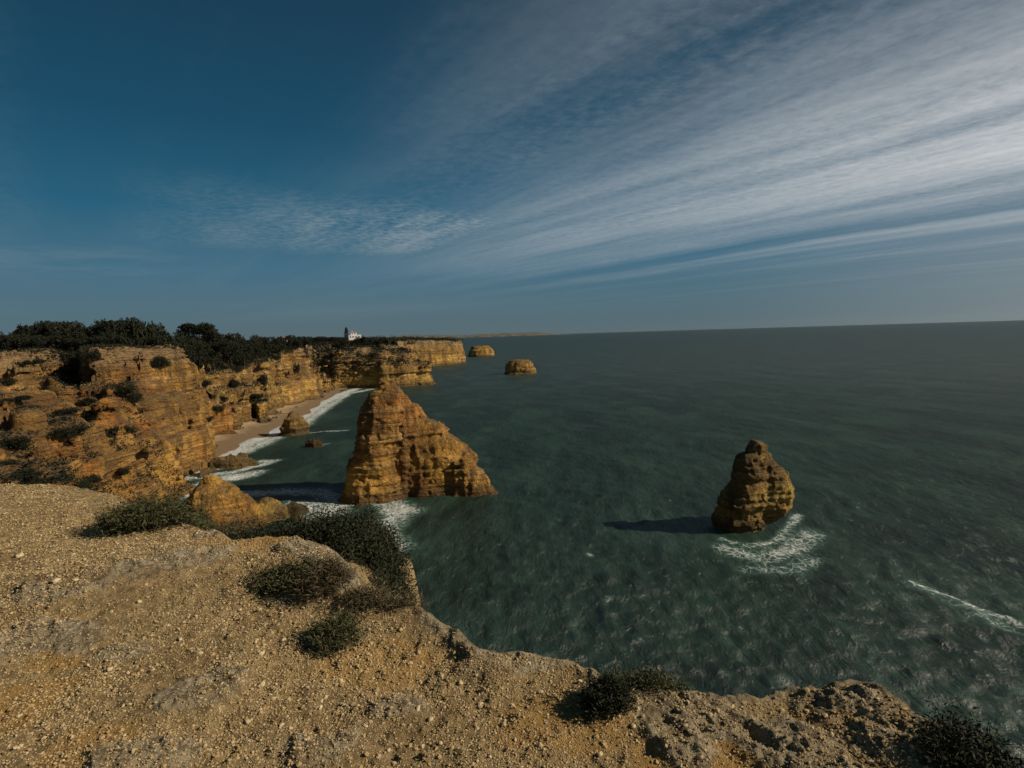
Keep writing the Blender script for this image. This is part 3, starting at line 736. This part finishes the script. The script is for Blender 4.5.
near_bush(325, 600, .02, (.24, .16, .11), 120, 30, .05, .005, dry, 'dry brown brush left of the pale crest rock', seed=8)
near_bush(338, 640, .0, (.18, .16, .13), 110, 30, .04, .006, olive, 'small dark tuft alone on the gravel in front of the dry brush', seed=9)
near_bush(385, 612, .0, (.3, .1, .06), 120, 28, .05, .005, dry, 'strip of dry brush along the edge at the foot of the dark shrubs', seed=10)
near_bush(606, 705, .0, (.13, .12, .11), 140, 34, .028, .007, juniper, 'round dark green shrub on the ochre earth right of the middle of the edge', seed=11)
near_bush(650, 685, -.02, (.22, .1, .07), 90, 30, .028, .006, olive, 'thin fringe of plants on the very edge beside the round shrub', seed=12)
near_bush(1000, 765, -.05, (.3, .24, .12), 240, 36, .03, .008, juniper, 'dark shrub in the bottom right corner of the clifftop', seed=13)
near_bush(950, 752, .0, (.14, .1, .07), 60, 30, .025, .006, juniper, 'small shrub on the edge next to the corner shrub', seed=14)
near_bush(35, 0, 0, (2.2, .9, .55), 340, 40, .08, .02, juniper, 'long dark shrub below the far left edge of the clifftop', seed=15, yat=11.5)

# shrubs on the eroded slope, set on dark patches, some of them only shade: pixel, half width, half height in pixels
def far_shrub_mesh(r, n_tips, per, L):
    u = r.normal(size=(n_tips, 3)); u /= np.linalg.norm(u, axis=1)[:, None]
    lc = np.array([(r.uniform(-.65, .65), r.uniform(-.6, .6), r.uniform(-.3, .25)) for _ in range(7)])
    tips = lc[r.integers(0, 7, n_tips)] + u * r.uniform(.25, .5, n_tips)[:, None] * np.array([1, 1, .9])
    V, F = leaves(clump_cloud(r, tips, per, .1), L, L * .55, r, .2)
    return V, F
SHM = [mesh_np('shrub', *far_shrub_mesh(np.random.default_rng(60 + i), 220, 16, .13), pine, smooth=False, link=False) for i in range(4)]
SHL = {(8, 440): 'big dark shrub at the left border of the eroded slope', (60, 430): 'oval dark shrub in the middle of the eroded slope', (110, 432): 'dark shrub on the slope right of the oval one',
       (158, 360): 'dark shrub clinging high on the face of the buttress', (118, 388): 'dark shrub in the hollow left of the buttress face'}
def slope_shrub(px, py, hw, hh, k, label=None, grp='dark shrubs dotted over the eroded slope'):
    p = hit(px, py + hh * .3)
    if p is None: return
    D_ = p[1] / FPX
    o = bpy.data.objects.new('shrub', SHM[k % 4]); C.objects.link(o)
    o.location = (p[0], p[1] + hw * D_ * .3, p[2] - .1); o.rotation_euler = (0, 0, k * 1.7)
    o.scale = (hw * D_, hw * D_ * .9, max(hh * D_ * 1.25, .4))
    tag(o, label or 'dark green shrub growing on the eroded orange slope', 'shrub', None if label else grp)
k = 0
for px, py, hw, hh in [(8, 440, 20, 9), (60, 430, 18, 8), (110, 432, 20, 8), (158, 360, 12, 8), (118, 388, 14, 8), (130, 396, 10, 6), (15, 398, 12, 4), (86, 400, 11, 4), (60, 410, 14, 4), (90, 412, 10, 5),
        (25, 362, 16, 4), (75, 360, 14, 8), (62, 355, 12, 8), (88, 352, 10, 8), (68, 372, 14, 8), (80, 380, 10, 8), (5, 380, 8, 5), 
        (85, 478, 12, 6), (20, 474, 20, 6), (50, 478, 18, 5), (5, 462, 12, 5), (75, 485, 12, 4), (30, 482, 20, 4), (190, 494, 8, 4), (122, 470, 7, 5), (205, 490, 7, 4), (214, 487, 5, 3)]:
    slope_shrub(px, py, hw, hh, k, SHL.get((px, py))); k += 1
for px, py, hw, hh in [(200, 360, 12, 5), (215, 364, 12, 5), (228, 366, 12, 6), (240, 362, 10, 6), (205, 382, 7, 4), (262, 400, 7, 3), (256, 395, 7, 3), (215, 408, 8, 5), (222, 398, 6, 4), (208, 418, 6, 4), (245, 352, 10, 4), (260, 350, 10, 3), (234, 382, 5, 6), (264, 378, 4, 9), (296, 366, 3, 7), (190, 354, 10, 5), (272, 356, 8, 4)]:  # tall narrow ones stand in for shade in the vertical recesses
    slope_shrub(px, py, hw, hh, k, None, 'dark shrubs on the ledges of the middle cliff')
    C.objects[-1]['label'] = 'dark shrub on the cliff above the beach, a few added as recess shade'; k += 1

# ------------------------------------------------------------------ maquis on the plateau and in the gullies, some in place of shade
r = np.random.default_rng(5); cs = []; szs = []
for li, (_, V, F) in enumerate(LANDS):
    a, b, c_ = V[F[:, 0]], V[F[:, 1]], V[F[:, 2]]
    nn = np.cross(b - a, c_ - a); A = np.linalg.norm(nn, axis=1); nz = nn[:, 2] / (A + 1e-9)
    ctr = (a + c_) / 2
    x, y, z = ctr.T
    m = fbm(x / 8, y / 8, z * 0, 3, 6)
    inside = sd_poly(x, y, coast)
    sc2 = sd_poly(x, y, scarp)
    if li == 0:
        want = ((sc2 > 5) | (inside > 60)) & (z > 28) & (nz > .6) & (m > -.25)
        for pl, rad_ in ((((128, 446), (145, 464), (170, 486), (200, 496)), 3.6), (((86, 452), (94, 466), (104, 482)), 2.4), (((88, 350), (70, 358), (58, 366), (66, 376), (84, 384)), 8.5), (((2, 482), (40, 484), (85, 486)), 2.6), (((95, 388), (112, 394), (132, 402)), 2.6), (((0, 436), (20, 440)), 2.2), (((60, 410), (90, 410)), 2.0)):  # scrub strips; the one down the rib stands in for its shade
            hp_ = [hit(*q) for q in pl]; hp_ = [q for q in hp_ if q is not None]
            for qa, qb in zip(hp_[:-1], hp_[1:]):
                e_ = qb[:2] - qa[:2]; tt_ = np.clip(((x - qa[0]) * e_[0] + (y - qa[1]) * e_[1]) / (e_ @ e_ + 1e-6), 0, 1)
                want |= (np.hypot(x - qa[0] - e_[0] * tt_, y - qa[1] - e_[1] * tt_) < rad_ * (1 + .6 * m)) & (nz > .15)
        want |= (nz > .62) & (m + .35 * fbm(x / 3, y / 3, z * 0, 2, 2) > .17) & (z < 28)
        want |= (y > 176) & (inside > 8) & (inside < 45) & (nz > .4) & (m > -.42)
        want |= (x / y < -.69) & (x / y > -.80) & (y > 150) & (y < 200) & (m > -.3)
    elif li == 1:
        want = (nz > .6) & ((z > 26.5) & (inside > 6) & (m > -.35) | (z < 26.5) & (m > .12))
        want |= (y < 280) & (inside > 8) & (inside < 45) & (nz > .4) & (m > -.42)
        want |= (x / y < -.305) & (y > 338) & (z > 3) & (inside < 60)
    elif li == 2:
        want = (nz > .55) & (z > 14) & (m > -.15) | (x < -106) & (z > 2) | (nz > .3) & (m > .1) & (z > 10)
    else:
        want = (nz > .6) & (z > 22) & (inside > 3) & (m > -.3)
    idx = np.flatnonzero(want)
    dd = y[idx]; area = A[idx]
    pr = np.clip(area / (.00005 * dd ** 2 + .5) * [1.5, 1.6, 2.0, 1.3][li], 0, 1)
    idx = idx[r.uniform(0, 1, len(idx)) < pr]
    cs.append(ctr[idx]); szs.append(np.clip(ctr[idx, 1] / 300, .35, 2.0))
cs = np.concatenate(cs); szs = np.concatenate(szs)
print('maquis clumps', len(cs))
per = 7
c = np.repeat(cs, per, 0); s_ = np.repeat(szs, per)
c = c + r.normal(size=c.shape) * (np.array([.75, .75, .4]) * s_[:, None]); c[:, 2] += .35 * s_
V, F = leaves(c, 1.0 * s_, .6 * s_, r, .3)
o = mesh_np('maquis', V, F, pine, smooth=False); tag(o, 'dense dark scrub covering the plateau and the gullies between the cliffs, partly laid in for shade', 'scrub', kind='stuff')

# ------------------------------------------------------------------ pines of the skyline
def pine_meshes(seed, flat):
    r = np.random.default_rng(seed); H = 1.0
    lobes = []
    for i in range(16):
        a = r.uniform(0, 6.28); q = r.uniform(0, 1) ** .6 * .5
        lobes.append([q * math.cos(a), q * math.sin(a), (.74 if flat else .5) + (r.uniform(-.06, .14) if flat else r.uniform(-.3, .38) * (1 - q))])
    lobes = np.array(lobes); tips = []
    for l in lobes:
        u = r.normal(size=(40, 3)); u /= np.linalg.norm(u, axis=1)[:, None]
        tips.append(l + u * (r.uniform(.5, 1, 40) ** .5)[:, None] * np.array([.21, .21, .11 if flat else .15]))
    tips = np.concatenate(tips)
    V, F = leaves(clump_cloud(r, tips, 9, .024), .06, .042, r, .4)
    cm_ = mesh_np('crown', V, F, pine, smooth=False, link=False)
    br = [[(0, 0, -.05), (.01, .01, .3), (0, .02, .62)]] + [[(0, 0, .3), tuple(l * np.array([.5, .5, .8])), tuple(l)] for l in lobes[::2]]
    V, F = tubes(br, .022, .006, 6)
    return cm_, mesh_np('trunk', V, F, bark, link=False)
PM = [pine_meshes(200 + i, i % 4 == 3) for i in range(8)]
def tree(px, topy, wpx, y, k, label=None, grp='pines along the skyline of the plateau'):
    tp = at_y(px, topy, y); gz = top_z(tp[0], tp[1]);
    if gz < 20: gz = 30.5
    gz = min(gz, 31.5) - .6; h = tp[2] - gz; wd = wpx * y / FPX
    t = thing('pine_tree', (tp[0], tp[1], gz), label or 'dark pine in the row of trees along the top of the cliffs', 'tree', None if label else grp, k * 2.1, (wd, wd, h))
    link_me('crown', PM[k % 8][0], t); link_me('trunk', PM[k % 8][1], t)
TL = [(-30, 330, 26, 205), (-8, 329, 24, 200), (6, 328, 22, 200), (18, 331, 18, 200), (33, 321, 24, 205), (46, 319, 26, 210), (60, 318, 26, 205), (74, 318, 26, 212), (88, 319, 26, 205), (103, 318, 28, 212), (118, 315, 28, 206), (131, 315, 28, 212), (145, 316, 28, 208), (158, 319, 28, 214), (170, 323, 24, 208),
      (183, 328, 22, 220), (197, 323, 30, 225), (212, 330, 22, 235), (224, 331, 22, 250), (236, 330, 22, 255), (247, 332, 20, 260), (258, 333, 20, 270), (269, 334, 20, 280), (279, 335, 16, 290), (292, 333, 14, 300), (303, 335, 16, 310), (314, 335, 18, 320), (326, 336, 16, 330), (337, 336, 14, 350),
      (20, 336, 22, 190), (44, 333, 24, 190), (66, 333, 24, 188), (90, 332, 24, 190), (112, 333, 24, 192), (134, 332, 24, 190), (156, 333, 24, 192), (178, 336, 22, 195), (200, 339, 20, 205), (220, 341, 18, 215), (192, 336, 20, 200), (208, 336, 18, 215),
      (362, 336, 14, 400), (372, 336, 14, 410), (384, 337, 12, 420), (340, 336, 12, 390), (230, 338, 16, 230), (243, 339, 16, 240), (256, 340, 16, 262)]
LB = {(118, 315): 'tallest pine of the dense clump, above the buttress', (197, 323): 'broad flat topped pine standing right of the dense clump', (33, 321): 'pine at the left end of the dense clump, above a dip in the skyline', (6, 328): 'low pine at the left border of the photo'}
for k, (px, ty, wp, y) in enumerate(TL):
    tree(px, ty, wp, y, 3 if (px, ty) == (197, 323) else [0, 1, 2, 4, 5, 6][k % 6], LB.get((px, ty)))

# ------------------------------------------------------------------ the white houses
wm = NT('white render'); P = wm.n('ShaderNodeNewGeometry').outputs['Position']
white = wm.out(wm.pbr(wm.mix(wm.noise(P, .8, 4), (.70, .68, .63), (.82, .81, .78)), .85))
gl = NT('window glass'); glass = gl.out(gl.pbr((.03, .04, .05), .12))
tl = NT('clay tile'); P = tl.n('ShaderNodeTexCoord').outputs['Object']
tile = tl.out(tl.pbr(tl.mix(tl.noise(P, 3, 4), (.30, .13, .07), (.42, .22, .13)), .85))
def boxes(bs, name, mat, parent, bev=0):
    V = []; F = []
    for (x0, x1, y0, y1, z0, z1) in bs:
        o = len(V); V += [(x, y, z) for z in (z0, z1) for x, y in ((x0, y0), (x1, y0), (x1, y1), (x0, y1))]
        F += [[o, o + 3, o + 2, o + 1], [o + 4, o + 5, o + 6, o + 7]] + [[o + i, o + (i + 1) % 4, o + 4 + (i + 1) % 4, o + 4 + i] for i in range(4)]
    return mesh_np(name, np.array(V, float), np.array(F), mat, smooth=False, parent=parent)
def gable(name, x0, x1, y0, y1, z, hgt, mat, parent):
    ym = (y0 + y1) / 2; e = .3
    V = np.array([(x0 - e, y0 - e, z), (x1 + e, y0 - e, z), (x1 + e, y1 + e, z), (x0 - e, y1 + e, z), (x0 - e, ym, z + hgt), (x1 + e, ym, z + hgt)])
    return mesh_np(name, V, np.array([[0, 1, 5, 4], [2, 3, 4, 5], [3, 2, 1, 0], [0, 4, 4, 3], [1, 2, 2, 5]]), mat, smooth=False, parent=parent)
q = at_y(355, 338, 432)
h = thing('villa', (q[0], q[1], 29.8), 'white two storey villa on the far plateau behind the second headland', 'house', rz=.25, sc=.8); h.location.z = 31.0
boxes([(-5.6, 5.6, -3.5, 3.5, 0, 4.4), (-3.6, 1.6, -2.6, 3.4, 4.4, 7.0), (2.6, 5.6, -3.5, 3.5, 4.4, 5.0)], 'wall', white, h)
gable('roof', -3.6, 1.6, -2.6, 3.4, 7.02, .8, tile, h)
boxes([(-2.6, -2.0, 1.5, 2.1, 7.0, 8.6)], 'chimney', white, h)
for x0, z0 in ((-4.6, 2.3), (-2.2, 2.3), (.4, 2.3), (3.2, 2.3)):
    w_ = boxes([(x0, x0 + 1.1, -3.54, -3.5 + .01, z0, z0 + 1.3)], 'window', glass, h)
boxes([(-2.8, -1.8, -2.64, -2.59, 5.2, 6.3)], 'window', glass, h); boxes([(-.4, .6, -2.64, -2.59, 5.2, 6.3)], 'window', glass, h)
q = at_y(284.5, 340, 312)
h = thing('small_house', (q[0], q[1], 29.6), 'small pale house among the trees above the middle cliff', 'house', rz=.3)
boxes([(-1.8, 1.8, -2, 2, 0, 3.6)], 'wall', white, h); gable('roof', -1.8, 1.8, -2, 2, 3.62, .9, tile, h); boxes([(-.5, .5, -2.04, -1.99, 1.5, 2.7)], 'window', glass, h)
# cypress beside the villa
r = np.random.default_rng(77); q = at_y(346, 328, 426)
t = thing('cypress_tree', (q[0], q[1], 29.3), 'narrow dark cypress standing left of the white villa', 'tree')
a = r.uniform(0, 6.28, 900); zz = r.uniform(.1, 1, 900); rd_ = np.sin(np.clip((zz * 1.02), 0, 1) * 3.0) ** .7 * r.uniform(.6, 1, 900) * 1.35
hh_ = q[2] - 29.3
V, F = leaves(np.stack([rd_ * np.cos(a), rd_ * np.sin(a), zz * hh_], -1), .8, .35, r, 1.0)
mesh_np('crown', V, F, pine, smooth=False, parent=t)
V, F = tubes([[(0, 0, -.5), (0, 0, 2), (0, 0, hh_ * .8)]], .2, .05, 6); mesh_np('trunk', V, F, bark, parent=t)

# ------------------------------------------------------------------ far coast
xs = np.linspace(-2200, 900, 240); pr = fbm(xs / 420, xs * 0 + 3, xs * 0, 4, 2)
hx = np.clip(48 + 46 * pr, 8, 120) * ss(900, 250, xs) * ss(-2200, -1500, xs) + 2
rows = []
for k_, (yy, m_) in enumerate(((7800, 0), (7830, .35), (8200, .7), (8800, 1.0), (9600, 0.0))):
    rows.append(np.stack([xs, yy + xs * .25, hx * m_ - (2 if m_ == 0 else 0)], -1))
n = NT('distant coast'); P = n.n('ShaderNodeNewGeometry').outputs['Position']
fm_ = n.out(n.pbr(n.mix(n.mr(n.noise(P, .012, 5), .42, .6), (.04, .045, .03), (.14, .12, .09)), .95))
V = np.stack(rows, 0)
o = mesh_np('hills', V.reshape(-1, 3), grid_faces(5, 240)[:, ::-1], fm_); tag(o, kind='structure')

# ------------------------------------------------------------------ loose stones big enough to count
sh3, f3 = pebble_shapes(3, 6, 9)
SM = [mesh_np('stone', v_, f3, stm, smooth=True, link=False) for v_ in sh3]
r = np.random.default_rng(21); SP = [(262, 683), (283, 640), (430, 712), (418, 705), (395, 735), (393, 752), (388, 740), (505, 716), (247, 716), (222, 690), (256, 645), (560, 700), (633, 722), (660, 745), (58, 600), (78, 600), (232, 735), (262, 655), (440, 738), (480, 700), (490, 755), (365, 720), (358, 700), (515, 735), (540, 745), (600, 750), (320, 700), (180, 640), (200, 655), (110, 670), (340, 676), (290, 722), (460, 680), (700, 757), (580, 680), (20, 560), (140, 610), (240, 615), (410, 660), (540, 690)]
for k, (px, py) in enumerate(SP):
    q = at_z(px, py, GE); o = bpy.data.objects.new('stone', SM[k % 6]); C.objects.link(o)
    sz = r.uniform(.012, .022) * math.hypot(q[0], q[1]) / 3.4
    gz = float(ground(np.array([[q[0]]]), np.array([[q[1]]]))[0][0, 0])
    o.location = (q[0], q[1], gz + sz * .25); o.scale = (sz, sz, sz); o.rotation_euler = (r.normal(0, .3), r.normal(0, .3), r.uniform(0, 6.28))
    tag(o, 'pale rounded limestone stone lying loose on the clifftop earth', 'stone', 'loose stones on the clifftop')

# ------------------------------------------------------------------ haze
hb = boxes([(-11800, 11800, -11800, 11800, -8, 125)], 'haze', None, None)
n = NT('sea haze'); vo = n.n('ShaderNodeVolumePrincipled', {'Color': (.46, .58, .64, 1), 'Density': .000012, 'Anisotropy': .3})
oo = n.n('ShaderNodeOutputMaterial'); n.t.links.new(vo.outputs[0], oo.inputs['Volume']); hb.data.materials.append(n.m)
tag(hb, 'thin blue sea haze', 'haze', kind='stuff')

# world --------------------------------------------------------------
SUN_AZ, SUN_EL = 100.0, 31.0           # azimuth clockwise from the view direction (+y)
w = bpy.data.worlds.new('World'); scene.world = w
n = NT.world(w)
sky = n.n('ShaderNodeTexSky', sky_type='NISHITA', sun_disc=False, sun_elevation=R(SUN_EL), sun_rotation=R(SUN_AZ), altitude=50, air_density=1.0, dust_density=1.6, ozone_density=1.0)
d = n.n('ShaderNodeTexCoord').outputs['Generated']
sep = n.n('ShaderNodeSeparateXYZ', {0: d}); dx, dy, dz = sep.outputs
zc = n.mt('MAXIMUM', dz, .02)
zc = n.mt('ADD', zc, 0.0); u = n.mt('DIVIDE', dx, zc); v = n.mt('DIVIDE', dy, zc)
c = n.mt('ADD', n.mt('MULTIPLY', u, .83), n.mt('MULTIPLY', v, .55))
t = n.mt('ADD', n.mt('MULTIPLY', u, -.55), n.mt('MULTIPLY', v, .83))
p0 = n.n('ShaderNodeCombineXYZ', {0: c, 1: n.mt('MULTIPLY', t, .09), 2: 0.0}).outputs[0]
p2 = n.n('ShaderNodeCombineXYZ', {0: n.mt('MULTIPLY', c, 1.0), 1: n.mt('MULTIPLY', t, .35), 2: 3.0}).outputs[0]
p1 = n.n('ShaderNodeCombineXYZ', {0: u, 1: v, 2: 0.0}).outputs[0]
wob = n.mt('MULTIPLY', n.mt('SUBTRACT', n.noise(p1, .35, 3), .5), 1.3)
cw = n.mt('ADD', c, wob)
band = n.ramp(n.mt('DIVIDE', cw, 10), [(0, (0,) * 3), (.07, (.02,) * 3), (.13, (.22,) * 3), (.18, (.08,) * 3), (.215, (.3,) * 3), (.29, (.72,) * 3), (.37, (1.0,) * 3), (.46, (.85,) * 3), (.54, (.62,) * 3), (.60, (.30,) * 3), (.63, (.03,) * 3), (.68, (.03,) * 3), (.715, (.6,) * 3), (.76, (.5,) * 3), (.80, (.1,) * 3), (1, (.05,) * 3)])
streak = n.noise(p0, 1.25, 8, .62, .3)
mott = n.mt('ADD', n.mt('MULTIPLY', n.noise(p1, 13, 5, .7), .6), n.mt('MULTIPLY', n.noise(p2, 2.6, 7, .65, .6), .4))
tf = n.mr(t, 1.0, 9.5, 1.0, .10, False)
m1 = n.mt('MULTIPLY', n.mt('MULTIPLY', band, tf), n.mr(n.mt('ADD', streak, n.mt('MULTIPLY', n.mt('SUBTRACT', mott, .5), .45)), .12, .74))
# cross band of small mottled cloud to the left
tw = n.mt('ADD', t, n.mt('MULTIPLY', wob, 1.2))
cb = n.mt('MULTIPLY', n.mr(tw, 3.6, 4.8), n.mr(tw, 5.8, 7.4, 1.0, 0.0))
cb = n.mt('MULTIPLY', cb, n.mt('MULTIPLY', n.mr(n.mt('ADD', c, n.mt('MULTIPLY', wob, 1.5)), -.6, 1.6), n.mr(c, 2.4, 3.6, 1.0, 0.0)))
m2 = n.mt('MULTIPLY', n.mt('MULTIPLY', cb, n.mr(n.mt('ADD', mott, n.mt('MULTIPLY', streak, .5)), .55, 1.0)), .95)
cb3 = n.mt('MULTIPLY', n.mt('MULTIPLY', n.mr(t, 6.5, 7.5), n.mr(t, 8.5, 11, 1.0, 0.0)), n.mr(c, 1.2, -.5))
m3 = n.mt('MULTIPLY', cb3, n.mr(n.noise(p1, .8, 6, .6), .35, .7, 0, .38))
m4 = n.mt('MULTIPLY', n.mt('MULTIPLY', n.mr(n.noise(p0, .9, 7, .65), .42, .75), n.mr(mott, .3, .7)), .26)
m5 = n.mt('MULTIPLY', n.mt('MULTIPLY', n.mt('MULTIPLY', n.mr(t, 5.0, 8.5), n.mr(t, 24, 12, 1.0, 0.0)), n.mt('MULTIPLY', n.mr(cw, 2.6, 4.5), n.mr(cw, 8.2, 11, 1.0, 0.0))), n.mr(streak, .3, .65, .22, .60))
m1 = n.mt('MAXIMUM', m1, m5)
cm = n.mt('ADD', n.mt('MAXIMUM', m1, m2), n.mt('MAXIMUM', m3, m4), clamp=True)
cm = n.mt('MULTIPLY', cm, n.mr(dz, .015, .11))
cosr = n.mr(n.mt('ADD', n.mt('MULTIPLY', dx, math.sin(R(SUN_AZ))), n.mt('MULTIPLY', dy, math.cos(R(SUN_AZ)))), -.5, .9, 0.0, 1.0, False)
ccol = n.mix(cosr, (3.0, 4.2, 4.8), (13.4, 13.2, 13.2))
skyt = n.mix(1.0, sky.outputs[0], (.45, .68, .80), 'MULTIPLY')
grad = n.ramp(n.mt('MAXIMUM', dz, 0.0), [(0, (1.65, 2.5, 2.9)), (.05, (1.4, 2.6, 3.3)), (.11, (.95, 2.5, 3.7)), (.2, (.30, 1.85, 3.2)), (.32, (.15, 1.15, 2.15)), (.45, (.14, .80, 1.5)), (.6, (.12, .55, 1.0)), (1, (.12, .45, .8))])
skyt = n.mix(.93, skyt, grad)
glow = n.mt('MULTIPLY', n.mr(n.mt('ADD', n.mt('MULTIPLY', dx, math.sin(R(SUN_AZ))), n.mt('MULTIPLY', dy, math.cos(R(SUN_AZ)))), .1, 1.0), n.mr(dz, .5, .0))
skyt = n.mix(n.mt('MULTIPLY', glow, .8), skyt, (5.2, 5.6, 5.9))
n.set(n.n('ShaderNodeOutputWorld').inputs[0], n.n('ShaderNodeBackground', {0: n.mix(cm, skyt, ccol), 1: .06}).outputs[0])

sl = bpy.data.lights.new('sun', 'SUN'); sl.energy = 5.0; sl.angle = R(.5); sl.color = (1, .87, .68)
so = bpy.data.objects.new('sun', sl); C.objects.link(so)
sdir = Vector((math.sin(R(SUN_AZ)) * math.cos(R(SUN_EL)), math.cos(R(SUN_AZ)) * math.cos(R(SUN_EL)), math.sin(R(SUN_EL))))
so.rotation_euler = sdir.to_track_quat('Z', 'Y').to_euler(); so.location = (20, -20, 80)

vs = scene.view_settings; vs.view_transform = 'Standard'; vs.look = 'None'; vs.exposure = 0; vs.gamma = 1
scene.cycles.use_denoising = True; scene.cycles.max_bounces = 5; scene.cycles.volume_bounces = 0
scene.cycles.use_adaptive_sampling = True; scene.cycles.adaptive_threshold = .02
